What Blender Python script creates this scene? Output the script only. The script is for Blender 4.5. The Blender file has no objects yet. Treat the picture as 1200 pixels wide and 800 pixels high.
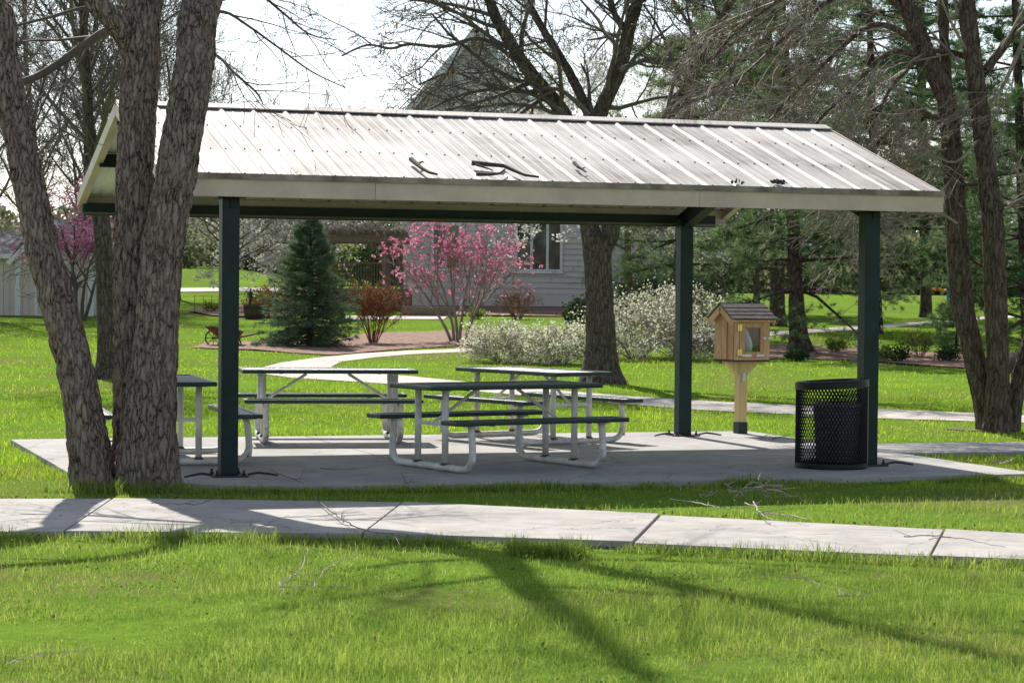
import bpy, bmesh, math, random
import numpy as np
from mathutils import Vector, Matrix, noise
R = math.radians
PI = math.pi
scene = bpy.context.scene
COL = scene.collection
rng = np.random.default_rng(7)
random.seed(7)

# ------------------------------------------------------------------ camera
FPX, PITCH, ROLL, CH = 2701.86, 0.0222, 0.0094, 1.6      # for a 1200 px wide frame
cam_d = bpy.data.cameras.new('camera')
cam_d.sensor_width = 36.0
cam_d.lens = FPX / 1200 * 36
cam_d.clip_end = 3000
cam_d.dof.use_dof = True
cam_d.dof.focus_distance = 20
cam_d.dof.aperture_fstop = 11
cam = bpy.data.objects.new('camera', cam_d)
COL.objects.link(cam)
cam.matrix_world = Matrix.Translation((0, 0, CH)) @ Matrix.Rotation(PI / 2 - PITCH, 4, 'X') @ Matrix.Rotation(ROLL, 4, 'Z')
scene.camera = cam

# ------------------------------------------------------------------ measuring helpers (survey of the site)
def gz(x, Y):
    """height of the lawn"""
    x = np.asarray(x, float); Y = np.asarray(Y, float)
    a = np.clip(Y - 30, 0, 20)
    z = -0.05 + 0.018 * a * a / 40 + 0.02 * np.clip(Y - 50, 0, 70)
    c = np.clip((Y - 95), 0, 60)
    side = np.clip((-x - 5) / 12, 0, 1)
    z = z + 0.03 * c * side
    return z
def G(x, Y): return float(gz(x, Y))
def ray(px, py):
    u, v = px - 600, py - 400
    c, s = math.cos(ROLL), math.sin(ROLL)
    U = u * c + v * s; V = -u * s + v * c
    zz = -V / FPX
    c, s = math.cos(PITCH), math.sin(PITCH)
    y = c + zz * s; z = -s + zz * c
    return U / FPX / y, z / y
def at(px, py, Y):
    a, b = ray(px, py)
    return Vector((a * Y, Y, CH + b * Y))
def flat(px, py, z=0.0):
    a, b = ray(px, py)
    t = (z - CH) / b
    return Vector((a * t, t, z))
def spot(px, py):
    a, b = ray(px, py)
    Ys = np.linspace(6, 200, 20000)
    ok = CH + b * Ys <= gz(a * Ys, Ys)
    Y = Ys[np.argmax(ok)] if ok.any() else 200.0
    return Vector((a * Y, Y, G(a * Y, Y)))

# ------------------------------------------------------------------ materials
def mat(name, col, rough=0.6, metal=0.0, spec=0.5, noise_amt=0.0, noise_scale=8.0, col2=None, bump=0.0, bump_scale=40.0, trans=0.0, stretch=None, detail=4.0):
    m = bpy.data.materials.new(name); m.use_nodes = True
    nt = m.node_tree; nd = nt.nodes; lk = nt.links
    b = nd['Principled BSDF']; out = nd['Material Output']
    b.inputs['Base Color'].default_value = (*col, 1)
    b.inputs['Roughness'].default_value = rough
    b.inputs['Metallic'].default_value = metal
    b.inputs['Specular IOR Level'].default_value = spec
    tc = nd.new('ShaderNodeTexCoord')
    vec = tc.outputs['Object']
    if stretch:
        mp = nd.new('ShaderNodeMapping'); mp.inputs['Scale'].default_value = stretch
        lk.new(vec, mp.inputs['Vector']); vec = mp.outputs['Vector']
    csock = None
    if noise_amt > 0 or col2:
        n = nd.new('ShaderNodeTexNoise'); n.inputs['Scale'].default_value = noise_scale; n.inputs['Detail'].default_value = detail
        n.inputs['Roughness'].default_value = 0.65
        lk.new(vec, n.inputs['Vector'])
        rp = nd.new('ShaderNodeValToRGB')
        lo = col if col2 else tuple(c * (1 - noise_amt) for c in col)
        hi = col2 if col2 else tuple(min(1, c * (1 + noise_amt)) for c in col)
        rp.color_ramp.elements[0].position = 0.35; rp.color_ramp.elements[0].color = (*lo, 1)
        rp.color_ramp.elements[1].position = 0.65; rp.color_ramp.elements[1].color = (*hi, 1)
        lk.new(n.outputs['Fac'], rp.inputs['Fac'])
        csock = rp.outputs['Color']
        lk.new(csock, b.inputs['Base Color'])
    if bump > 0:
        n2 = nd.new('ShaderNodeTexNoise'); n2.inputs['Scale'].default_value = bump_scale; n2.inputs['Detail'].default_value = 6
        lk.new(vec, n2.inputs['Vector'])
        bp = nd.new('ShaderNodeBump'); bp.inputs['Strength'].default_value = bump; bp.inputs['Distance'].default_value = 0.02
        lk.new(n2.outputs['Fac'], bp.inputs['Height'])
        lk.new(bp.outputs['Normal'], b.inputs['Normal'])
    if trans > 0:
        t = nd.new('ShaderNodeBsdfTranslucent')
        t.inputs['Color'].default_value = (*col, 1)
        if csock: lk.new(csock, t.inputs['Color'])
        mx = nd.new('ShaderNodeMixShader'); mx.inputs['Fac'].default_value = trans
        lk.new(b.outputs['BSDF'], mx.inputs[1]); lk.new(t.outputs['BSDF'], mx.inputs[2])
        lk.new(mx.outputs['Shader'], out.inputs['Surface'])
    return m

def bark_mat(name, ridge, groove, warm=None, sx=9.0, sz=3.0, dist=0.03):
    """furrowed bark: broken plates at two sizes, weathered unevenly"""
    m = bpy.data.materials.new(name); m.use_nodes = True
    nt = m.node_tree; nd = nt.nodes; lk = nt.links
    b = nd['Principled BSDF']; b.inputs['Roughness'].default_value = 0.95; b.inputs['Specular IOR Level'].default_value = 0.12
    tc = nd.new('ShaderNodeTexCoord')
    def math_(op, a, bb):
        q = nd.new('ShaderNodeMath'); q.operation = op
        for k, v in enumerate((a, bb)):
            if isinstance(v, (int, float)): q.inputs[k].default_value = v
            else: lk.new(v, q.inputs[k])
        return q.outputs[0]
    dn = nd.new('ShaderNodeTexNoise'); dn.inputs['Scale'].default_value = 9; dn.inputs['Detail'].default_value = 6
    lk.new(tc.outputs['Object'], dn.inputs['Vector'])
    mixv = nd.new('ShaderNodeMix'); mixv.data_type = 'VECTOR'; mixv.inputs['Factor'].default_value = 0.07
    lk.new(tc.outputs['Object'], mixv.inputs['A']); lk.new(dn.outputs['Color'], mixv.inputs['B'])
    hs = []
    for k, (f, rnd) in enumerate(((1.0, 1.0), (2.3, 0.9))):
        mp = nd.new('ShaderNodeMapping'); mp.inputs['Scale'].default_value = (sx * f, sx * f, sz * f); mp.inputs['Location'].default_value = (3 * k, k, 0)
        lk.new(mixv.outputs['Result'], mp.inputs['Vector'])
        vo = nd.new('ShaderNodeTexVoronoi'); vo.feature = 'DISTANCE_TO_EDGE'; vo.inputs['Scale'].default_value = 1.0; vo.inputs['Randomness'].default_value = rnd
        lk.new(mp.outputs['Vector'], vo.inputs['Vector'])
        hs.append(math_('MINIMUM', math_('MULTIPLY', vo.outputs['Distance'], 3.2), 1.0))
    fine = nd.new('ShaderNodeTexNoise'); fine.inputs['Scale'].default_value = 2.6; fine.inputs['Detail'].default_value = 10; fine.inputs['Roughness'].default_value = 0.75
    lk.new(mp.outputs['Vector'], fine.inputs['Vector'])
    big = nd.new('ShaderNodeTexNoise'); big.inputs['Scale'].default_value = 4.5; big.inputs['Detail'].default_value = 5
    lk.new(tc.outputs['Object'], big.inputs['Vector'])
    h = math_('ADD', math_('MULTIPLY', hs[0], 0.42), math_('MULTIPLY', hs[1], 0.2))
    h = math_('ADD', h, math_('MULTIPLY', fine.outputs['Fac'], 0.55))
    hc_ = math_('ADD', h, math_('MULTIPLY', big.outputs['Fac'], 0.35))
    rp = nd.new('ShaderNodeValToRGB'); e = rp.color_ramp.elements
    e[0].position = 0.45; e[0].color = (*groove, 1)
    e[1].position = 1.0; e[1].color = (*[min(1, c * 1.35) for c in ridge], 1)
    q = e.new(0.66); q.color = (*[c * 0.8 for c in ridge], 1)
    lk.new(hc_, rp.inputs['Fac'])
    col = rp.outputs['Color']
    if warm:
        wn = nd.new('ShaderNodeTexNoise'); wn.inputs['Scale'].default_value = 3.4; wn.inputs['Detail'].default_value = 7; wn.inputs['Roughness'].default_value = 0.7
        lk.new(tc.outputs['Object'], wn.inputs['Vector'])
        wr = nd.new('ShaderNodeValToRGB'); wr.color_ramp.elements[0].position = 0.55; wr.color_ramp.elements[1].position = 0.72
        wr.color_ramp.elements[1].color = (0.7, 0.7, 0.7, 1)
        lk.new(wn.outputs['Fac'], wr.inputs['Fac'])
        mx = nd.new('ShaderNodeMix'); mx.data_type = 'RGBA'
        fac = math_('MULTIPLY', wr.outputs['Color'], hs[0])
        lk.new(fac, mx.inputs['Factor']); lk.new(col, mx.inputs['A']); mx.inputs['B'].default_value = (*warm, 1)
        col = mx.outputs['Result']
    lk.new(col, b.inputs['Base Color'])
    bp = nd.new('ShaderNodeBump'); bp.inputs['Strength'].default_value = 1.0; bp.inputs['Distance'].default_value = dist
    lk.new(h, bp.inputs['Height']); lk.new(bp.outputs['Normal'], b.inputs['Normal'])
    return m

def leaf_mat(name, c1, c2, trans=0.4, rough=0.6, scale=3.0, straw=None):
    """foliage whose colour varies from leaf to leaf"""
    m = bpy.data.materials.new(name); m.use_nodes = True
    nt = m.node_tree; nd = nt.nodes; lk = nt.links
    b = nd['Principled BSDF']; out = nd['Material Output']
    b.inputs['Roughness'].default_value = 0.8; b.inputs['Specular IOR Level'].default_value = 0.08
    ge = nd.new('ShaderNodeNewGeometry')
    tc = nd.new('ShaderNodeTexCoord')
    n = nd.new('ShaderNodeTexNoise'); n.inputs['Scale'].default_value = scale; n.inputs['Detail'].default_value = 2
    lk.new(tc.outputs['Object'], n.inputs['Vector'])
    ad = nd.new('ShaderNodeMath'); ad.operation = 'MULTIPLY_ADD'; ad.inputs[1].default_value = 0.6
    lk.new(ge.outputs['Random Per Island'], ad.inputs[0])
    ml = nd.new('ShaderNodeMath'); ml.operation = 'MULTIPLY_ADD'; ml.inputs[1].default_value = 1.2; ml.inputs[2].default_value = -0.4
    lk.new(n.outputs['Fac'], ml.inputs[0]); lk.new(ml.outputs[0], ad.inputs[2])
    rp = nd.new('ShaderNodeValToRGB')
    rp.color_ramp.elements[0].color = (*c1, 1); rp.color_ramp.elements[1].color = (*c2, 1)
    if straw:
        rp.color_ramp.elements[1].position = 0.9
        k = rp.color_ramp.elements.new(0.955); k.color = (*c2, 1)
        k = rp.color_ramp.elements.new(0.99); k.color = (*straw, 1)
    lk.new(ad.outputs[0], rp.inputs['Fac'])
    lk.new(rp.outputs['Color'], b.inputs['Base Color'])
    t = nd.new('ShaderNodeBsdfTranslucent'); lk.new(rp.outputs['Color'], t.inputs['Color'])
    mx = nd.new('ShaderNodeMixShader'); mx.inputs['Fac'].default_value = trans
    lk.new(b.outputs['BSDF'], mx.inputs[1]); lk.new(t.outputs['BSDF'], mx.inputs[2])
    lk.new(mx.outputs['Shader'], out.inputs['Surface'])
    return m

M = {}
M['post'] = mat('dark_green_paint', (0.011, 0.027, 0.027), 0.5, spec=0.25, noise_amt=0.18, noise_scale=5, bump=0.05)
M['beam'] = mat('dark_green_beam_paint', (0.016, 0.028, 0.024), 0.55, spec=0.25, noise_amt=0.25, noise_scale=3)
M['tan'] = mat('tan_painted_steel', (0.54, 0.435, 0.36), 0.5, noise_amt=0.14, noise_scale=2.5, bump=0.04)
M['lit_flange'] = mat('bounce_lit_flange', (0.17, 0.15, 0.11), 0.5, noise_amt=0.2)  # olive tan, paler than the beam: bounced light put into the colour
M['drip'] = mat('dirty_drip_edge', (0.1, 0.075, 0.06), 0.55, col2=(0.36, 0.3, 0.26), noise_scale=3.5, detail=8)
M['soffit'] = mat('pale_deck_underside', (0.85, 0.86, 0.8), 0.4, noise_amt=0.12, noise_scale=3)
M['iron'] = mat('black_iron', (0.015, 0.014, 0.014), 0.5, noise_amt=0.4, noise_scale=20)
M['tfr'] = mat('white_table_tube', (0.5, 0.46, 0.4), 0.45, col2=(0.74, 0.73, 0.69), noise_scale=6, bump=0.06, detail=8)
M['tgr'] = mat('green_table_coating', (0.004, 0.026, 0.021), 0.33, noise_amt=0.2, noise_scale=10, bump=0.12, bump_scale=140)
M['tgrid'] = mat('green_mesh_coating', (0.012, 0.045, 0.04), 0.36, spec=0.9, noise_amt=0.3, noise_scale=14, bump=0.3, bump_scale=120)
M['black'] = mat('black_coated_metal', (0.004, 0.0045, 0.005), 0.45, spec=0.35)
M['liner'] = mat('grey_plastic_liner', (0.22, 0.23, 0.26), 0.45, noise_amt=0.15)
M['cedar'] = mat('cedar_boards', (0.42, 0.2, 0.09), 0.65, col2=(0.62, 0.37, 0.2), noise_scale=7, stretch=(6, 6, 0.7), bump=0.1)
M['cedar2'] = mat('cedar_trim', (0.5, 0.28, 0.14), 0.65, col2=(0.66, 0.43, 0.25), noise_scale=6, stretch=(5, 5, 0.8), bump=0.1)
M['pine_wood'] = mat('yellow_pine_post', (0.56, 0.39, 0.16), 0.65, col2=(0.7, 0.52, 0.25), noise_scale=5, stretch=(8, 8, 0.5), bump=0.08)
M['shingle'] = mat('brown_shingle', (0.055, 0.045, 0.042), 0.9, col2=(0.12, 0.1, 0.095), noise_scale=14, bump=0.3, bump_scale=90)
M['brass'] = mat('brass', (0.75, 0.55, 0.2), 0.3, metal=1.0)
M['steel'] = mat('galvanised_steel', (0.55, 0.56, 0.57), 0.4, metal=0.8)
M['white'] = mat('white_paint', (0.72, 0.73, 0.74), 0.5, noise_amt=0.06)
M['paper'] = mat('white_paper', (0.85, 0.85, 0.84), 0.8)
M['sleeve'] = mat('dark_green_sleeve', (0.01, 0.03, 0.022), 0.6)
M['siding'] = mat('grey_lap_siding', (0.62, 0.59, 0.56), 0.7, noise_amt=0.07, noise_scale=0.8)
M['siding_dark'] = mat('grey_shingle_siding', (0.36, 0.33, 0.3), 0.8, noise_amt=0.2, noise_scale=3)
M['roofing'] = mat('grey_asphalt_shingles', (0.12, 0.115, 0.115), 0.95, noise_amt=0.3, noise_scale=6)
M['shedwall'] = mat('beige_shed_board', (0.64, 0.55, 0.49), 0.7, noise_amt=0.06, noise_scale=2)
M['dark'] = mat('dark_room', (0.012, 0.013, 0.015), 0.8)
M['oldwood'] = mat('weathered_timber', (0.17, 0.13, 0.1), 0.85, noise_amt=0.3, noise_scale=5, stretch=(2, 2, 8))
M['rust'] = mat('rusty_barrow', (0.16, 0.055, 0.03), 0.8, noise_amt=0.5, noise_scale=9)
M['barrel'] = mat('dark_barrel_staves', (0.06, 0.04, 0.03), 0.8, noise_amt=0.4, noise_scale=9)
M['orange'] = mat('orange_play_plastic', (0.75, 0.22, 0.03), 0.4, noise_amt=0.1)
M['blue'] = mat('blue_play_plastic', (0.05, 0.11, 0.42), 0.4, noise_amt=0.1)
M['stone'] = mat('grey_fieldstone', (0.2, 0.18, 0.165), 0.9, noise_amt=0.35, noise_scale=6, bump=0.4, bump_scale=8)
M['redstone'] = mat('brown_boulder', (0.13, 0.085, 0.07), 0.9, noise_amt=0.3, noise_scale=5, bump=0.4, bump_scale=8)
gl = bpy.data.materials.new('window_glass'); gl.use_nodes = True
_n = gl.node_tree.nodes; _tr = _n.new('ShaderNodeBsdfTransparent'); _gs = _n.new('ShaderNodeBsdfGlossy'); _gs.inputs['Roughness'].default_value = 0.03
_tr.inputs['Color'].default_value = (0.9, 0.93, 0.92, 1); _mx = _n.new('ShaderNodeMixShader'); _mx.inputs['Fac'].default_value = 0.07
gl.node_tree.links.new(_tr.outputs[0], _mx.inputs[1]); gl.node_tree.links.new(_gs.outputs[0], _mx.inputs[2]); gl.node_tree.links.new(_mx.outputs[0], _n['Material Output'].inputs['Surface'])
M['glass'] = gl
M['hglass'] = mat('dark_window_glass', (0.012, 0.016, 0.018), 0.05, spec=0.8)

M['bark_near'] = bark_mat('rough_plated_bark', (0.35, 0.275, 0.24), (0.03, 0.022, 0.018), (0.32, 0.16, 0.095), 25, 4.8, 0.045)
M['bark_mid'] = bark_mat('furrowed_dark_bark', (0.13, 0.105, 0.088), (0.03, 0.024, 0.02), None, 20, 4.0, 0.03)
M['bark_right'] = bark_mat('brown_furrowed_bark', (0.155, 0.118, 0.095), (0.03, 0.022, 0.017), None, 24, 3.6, 0.03)
M['bark_pine'] = bark_mat('dark_pine_bark', (0.1, 0.075, 0.062), (0.015, 0.012, 0.01), None, 9, 4, 0.03)
M['twig'] = mat('dark_twig', (0.11, 0.09, 0.078), 0.8, noise_amt=0.3, noise_scale=5)
M['twig_far'] = mat('far_hazy_twig', (0.17, 0.142, 0.125), 0.8, noise_amt=0.3, noise_scale=5)  # lightened in colour so the distant twigs look hazier
M['twig_pale'] = mat('pale_grey_twig', (0.24, 0.2, 0.165), 0.7, noise_amt=0.35, noise_scale=5)
M['twig_red'] = mat('reddish_brown_stem', (0.2, 0.1, 0.055), 0.8, noise_amt=0.35, noise_scale=9)
M['dry'] = mat('bleached_dead_twig', (0.36, 0.3, 0.25), 0.8, noise_amt=0.3, noise_scale=20)
M['deadbark'] = mat('dead_branch_bark', (0.06, 0.045, 0.038), 0.9, noise_amt=0.4, noise_scale=25, bump=0.4, bump_scale=60)
M['grass'] = leaf_mat('grass_blades', (0.12, 0.26, 0.013), (0.5, 0.63, 0.06), 0.55, 0.5, 1.6, straw=(0.5, 0.42, 0.22))
M['clover'] = leaf_mat('clover_leaves', (0.09, 0.19, 0.03), (0.2, 0.32, 0.06), 0.4, 0.6, 2.0)
M['grass_near'] = leaf_mat('mixed_turf_blades', (0.09, 0.19, 0.024), (0.45, 0.53, 0.11), 0.52, 0.5, 2.6, straw=(0.52, 0.44, 0.25))
M['needle'] = leaf_mat('soft_pine_needles', (0.09, 0.155, 0.07), (0.28, 0.37, 0.17), 0.5, 0.5, 0.6)
M['needle_dark'] = leaf_mat('dark_pine_needles', (0.05, 0.11, 0.05), (0.17, 0.26, 0.105), 0.45, 0.5, 0.6)
M['spruce'] = leaf_mat('blue_green_spruce_needles', (0.055, 0.1, 0.058), (0.19, 0.27, 0.15), 0.35, 0.5, 1.2)
M['magnolia'] = leaf_mat('pink_magnolia_petals', (0.52, 0.1, 0.23), (0.85, 0.45, 0.56), 0.4, 0.6, 2.0)
M['redbud'] = leaf_mat('magenta_redbud_flowers', (0.5, 0.12, 0.3), (0.78, 0.38, 0.57), 0.4, 0.6, 1.0)
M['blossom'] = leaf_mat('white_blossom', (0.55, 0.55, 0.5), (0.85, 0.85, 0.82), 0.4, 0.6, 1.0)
M['cream'] = leaf_mat('cream_shrub_flowers', (0.42, 0.43, 0.22), (0.92, 0.9, 0.78), 0.4, 0.6, 2.0)
M['shadeblossom'] = leaf_mat('shaded_white_blossom', (0.38, 0.38, 0.34), (0.78, 0.78, 0.73), 0.4, 0.6, 0.5)  # white blossom greyed so the colour itself carries the shade
M['freshleaf'] = leaf_mat('fresh_spring_leaves', (0.14, 0.24, 0.03), (0.34, 0.4, 0.08), 0.5, 0.5, 1.0)
M['darkleaf'] = leaf_mat('dark_evergreen_leaves', (0.02, 0.045, 0.02), (0.06, 0.1, 0.04), 0.25, 0.5, 0.8)
M['brownleaf'] = leaf_mat('russet_shrub_leaves', (0.16, 0.065, 0.03), (0.34, 0.17, 0.08), 0.35, 0.7, 2.0)
M['catkin'] = leaf_mat('yellow_catkins', (0.35, 0.24, 0.08), (0.6, 0.45, 0.16), 0.4, 0.7, 2.0)
M['woods'] = leaf_mat('far_spring_woods', (0.08, 0.1, 0.045), (0.3, 0.3, 0.17), 0.45, 0.8, 0.25)
M['deadleaf'] = leaf_mat('dead_brown_leaves', (0.09, 0.05, 0.03), (0.3, 0.2, 0.12), 0.2, 0.8, 4.0)

def ground_mat():
    m = bpy.data.materials.new('lawn_soil_and_turf'); m.use_nodes = True
    nt = m.node_tree; nd = nt.nodes; lk = nt.links
    b = nd['Principled BSDF']; b.inputs['Roughness'].default_value = 1.0; b.inputs['Specular IOR Level'].default_value = 0.0
    tc = nd.new('ShaderNodeTexCoord')
    n1 = nd.new('ShaderNodeTexNoise'); n1.inputs['Scale'].default_value = 0.35; n1.inputs['Detail'].default_value = 5
    n2 = nd.new('ShaderNodeTexNoise'); n2.inputs['Scale'].default_value = 14; n2.inputs['Detail'].default_value = 6; n2.inputs['Roughness'].default_value = 0.75
    for n in (n1, n2): lk.new(tc.outputs['Object'], n.inputs['Vector'])
    mx = nd.new('ShaderNodeMath'); mx.operation = 'MULTIPLY_ADD'; mx.inputs[1].default_value = 0.5
    lk.new(n1.outputs['Fac'], mx.inputs[0])
    h = nd.new('ShaderNodeMath'); h.operation = 'MULTIPLY'; h.inputs[1].default_value = 0.5
    lk.new(n2.outputs['Fac'], h.inputs[0]); lk.new(h.outputs[0], mx.inputs[2])
    rp = nd.new('ShaderNodeValToRGB'); e = rp.color_ramp.elements
    e[0].position = 0.38; e[0].color = (0.2, 0.16, 0.08, 1)
    e[1].position = 0.62; e[1].color = (0.165, 0.27, 0.035, 1)
    k = rp.color_ramp.elements.new(0.47); k.color = (0.115, 0.195, 0.028, 1)
    lk.new(mx.outputs[0], rp.inputs['Fac']); lk.new(rp.outputs['Color'], b.inputs['Base Color'])
    bp = nd.new('ShaderNodeBump'); bp.inputs['Strength'].default_value = 0.6; bp.inputs['Distance'].default_value = 0.05
    lk.new(n2.outputs['Fac'], bp.inputs['Height']); lk.new(bp.outputs['Normal'], b.inputs['Normal'])
    return m
M['lawn'] = ground_mat()

def concrete_mat(name, c, stain, scale=1.2):
    m = bpy.data.materials.new(name); m.use_nodes = True
    nt = m.node_tree; nd = nt.nodes; lk = nt.links
    b = nd['Principled BSDF']; b.inputs['Roughness'].default_value = 0.85; b.inputs['Specular IOR Level'].default_value = 0.25
    tc = nd.new('ShaderNodeTexCoord')
    n1 = nd.new('ShaderNodeTexNoise'); n1.inputs['Scale'].default_value = scale; n1.inputs['Detail'].default_value = 8; n1.inputs['Roughness'].default_value = 0.62
    n2 = nd.new('ShaderNodeTexNoise'); n2.inputs['Scale'].default_value = 90; n2.inputs['Detail'].default_value = 4
    n3 = nd.new('ShaderNodeTexNoise'); n3.inputs['Scale'].default_value = 6; n3.inputs['Detail'].default_value = 7
    for n in (n1, n2, n3): lk.new(tc.outputs['Object'], n.inputs['Vector'])
    rp = nd.new('ShaderNodeValToRGB'); e = rp.color_ramp.elements
    e[0].position = 0.3; e[0].color = (*stain, 1); e[1].position = 0.6; e[1].color = (*c, 1)
    lk.new(n1.outputs['Fac'], rp.inputs['Fac'])
    r2 = nd.new('ShaderNodeValToRGB'); e = r2.color_ramp.elements
    e[0].position = 0.3; e[0].color = (0.72, 0.7, 0.68, 1); e[1].position = 0.62; e[1].color = (1, 1, 1, 1)
    mm = nd.new('ShaderNodeMath'); mm.operation = 'ADD'
    h = nd.new('ShaderNodeMath'); h.operation = 'MULTIPLY'; h.inputs[1].default_value = 0.45
    lk.new(n2.outputs['Fac'], h.inputs[0])
    h3 = nd.new('ShaderNodeMath'); h3.operation = 'MULTIPLY'; h3.inputs[1].default_value = 0.55
    lk.new(n3.outputs['Fac'], h3.inputs[0])
    lk.new(h.outputs[0], mm.inputs[0]); lk.new(h3.outputs[0], mm.inputs[1]); lk.new(mm.outputs[0], r2.inputs['Fac'])
    mx = nd.new('ShaderNodeMix'); mx.data_type = 'RGBA'; mx.blend_type = 'MULTIPLY'; mx.inputs['Factor'].default_value = 1.0
    lk.new(rp.outputs['Color'], mx.inputs['A']); lk.new(r2.outputs['Color'], mx.inputs['B'])
    wv = nd.new('ShaderNodeMix'); wv.data_type = 'VECTOR'; wv.inputs['Factor'].default_value = 0.25
    lk.new(tc.outputs['Object'], wv.inputs['A']); lk.new(n3.outputs['Color'], wv.inputs['B'])
    cv = nd.new('ShaderNodeTexVoronoi'); cv.feature = 'DISTANCE_TO_EDGE'; cv.inputs['Scale'].default_value = 0.42
    lk.new(wv.outputs['Result'], cv.inputs['Vector'])
    cr = nd.new('ShaderNodeValToRGB'); e = cr.color_ramp.elements
    e[0].position = 0.001; e[0].color = (0.35, 0.32, 0.3, 1); e[1].position = 0.004; e[1].color = (1, 1, 1, 1)
    lk.new(cv.outputs['Distance'], cr.inputs['Fac'])
    m2 = nd.new('ShaderNodeMix'); m2.data_type = 'RGBA'; m2.blend_type = 'MULTIPLY'; m2.inputs['Factor'].default_value = 0.8
    lk.new(mx.outputs['Result'], m2.inputs['A']); lk.new(cr.outputs['Color'], m2.inputs['B'])
    lk.new(m2.outputs['Result'], b.inputs['Base Color'])
    bp = nd.new('ShaderNodeBump'); bp.inputs['Strength'].default_value = 0.25; bp.inputs['Distance'].default_value = 0.01
    lk.new(n2.outputs['Fac'], bp.inputs['Height']); lk.new(bp.outputs['Normal'], b.inputs['Normal'])
    return m
M['concrete'] = concrete_mat('pale_concrete', (0.455, 0.43, 0.4), (0.32, 0.3, 0.28))
M['pad'] = concrete_mat('smooth_pad_concrete', (0.43, 0.415, 0.4), (0.3, 0.29, 0.28), 0.8)
M['farpath'] = concrete_mat('pale_path', (0.58, 0.52, 0.46), (0.46, 0.41, 0.37), 0.5)
M['soil'] = mat('dark_soil', (0.06, 0.045, 0.032), 0.95, col2=(0.14, 0.1, 0.07), noise_scale=18, bump=0.5, bump_scale=40)
M['mulch'] = mat('reddish_wood_mulch', (0.07, 0.032, 0.02), 0.95, col2=(0.33, 0.19, 0.13), noise_scale=7, bump=1.0, bump_scale=12, detail=8)

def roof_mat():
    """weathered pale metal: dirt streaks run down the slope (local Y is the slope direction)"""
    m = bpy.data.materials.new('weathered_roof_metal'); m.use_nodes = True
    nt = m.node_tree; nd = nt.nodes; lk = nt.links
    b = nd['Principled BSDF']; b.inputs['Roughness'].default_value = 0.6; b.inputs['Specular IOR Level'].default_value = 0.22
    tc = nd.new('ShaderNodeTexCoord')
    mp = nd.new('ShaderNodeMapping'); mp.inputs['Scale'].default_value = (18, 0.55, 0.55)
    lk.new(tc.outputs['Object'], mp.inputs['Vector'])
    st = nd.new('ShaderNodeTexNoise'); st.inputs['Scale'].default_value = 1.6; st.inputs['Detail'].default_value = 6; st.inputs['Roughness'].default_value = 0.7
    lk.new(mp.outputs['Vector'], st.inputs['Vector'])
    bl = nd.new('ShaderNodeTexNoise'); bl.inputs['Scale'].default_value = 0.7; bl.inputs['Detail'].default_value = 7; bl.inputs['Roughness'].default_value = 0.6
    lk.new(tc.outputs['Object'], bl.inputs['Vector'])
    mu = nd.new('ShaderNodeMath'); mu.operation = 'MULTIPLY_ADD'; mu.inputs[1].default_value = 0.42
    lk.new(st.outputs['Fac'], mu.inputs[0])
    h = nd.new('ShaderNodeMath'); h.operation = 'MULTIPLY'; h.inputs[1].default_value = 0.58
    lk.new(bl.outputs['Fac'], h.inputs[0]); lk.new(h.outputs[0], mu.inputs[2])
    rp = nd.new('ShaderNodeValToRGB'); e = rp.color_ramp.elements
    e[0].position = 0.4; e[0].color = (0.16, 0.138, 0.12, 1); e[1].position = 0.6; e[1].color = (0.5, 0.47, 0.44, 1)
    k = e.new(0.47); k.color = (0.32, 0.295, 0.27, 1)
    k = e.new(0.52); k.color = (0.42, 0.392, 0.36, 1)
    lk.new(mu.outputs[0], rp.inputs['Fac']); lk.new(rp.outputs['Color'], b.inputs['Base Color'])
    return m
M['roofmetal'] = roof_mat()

# ------------------------------------------------------------------ mesh helpers
ORIG = {}
def tag(o, label=None, cat=None, group=None, kind=None):
    if label: o['label'] = label
    if cat: o['category'] = cat
    if group: o['group'] = group
    if kind: o['kind'] = kind
    return o
def thing(name, label, cat, loc=(0, 0, 0), rz=0.0, group=None):
    o = bpy.data.objects.new(name, None); COL.objects.link(o)
    o.empty_display_size = 0.2
    o.location = loc; o.rotation_euler = (0, 0, rz)
    ORIG[o] = Vector(loc)
    return tag(o, label, cat, group)
def link(name, me, m, parent, smooth=False):
    ms = m if isinstance(m, (list, tuple)) else [m]
    for k in ms: me.materials.append(k)
    o = bpy.data.objects.new(name, me); COL.objects.link(o)
    if parent is not None:
        o.parent = parent
        ORIG[o] = ORIG.get(parent, Vector((0, 0, 0)))
    if smooth: me.polygons.foreach_set('use_smooth', [True] * len(me.polygons))
    return o

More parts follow.
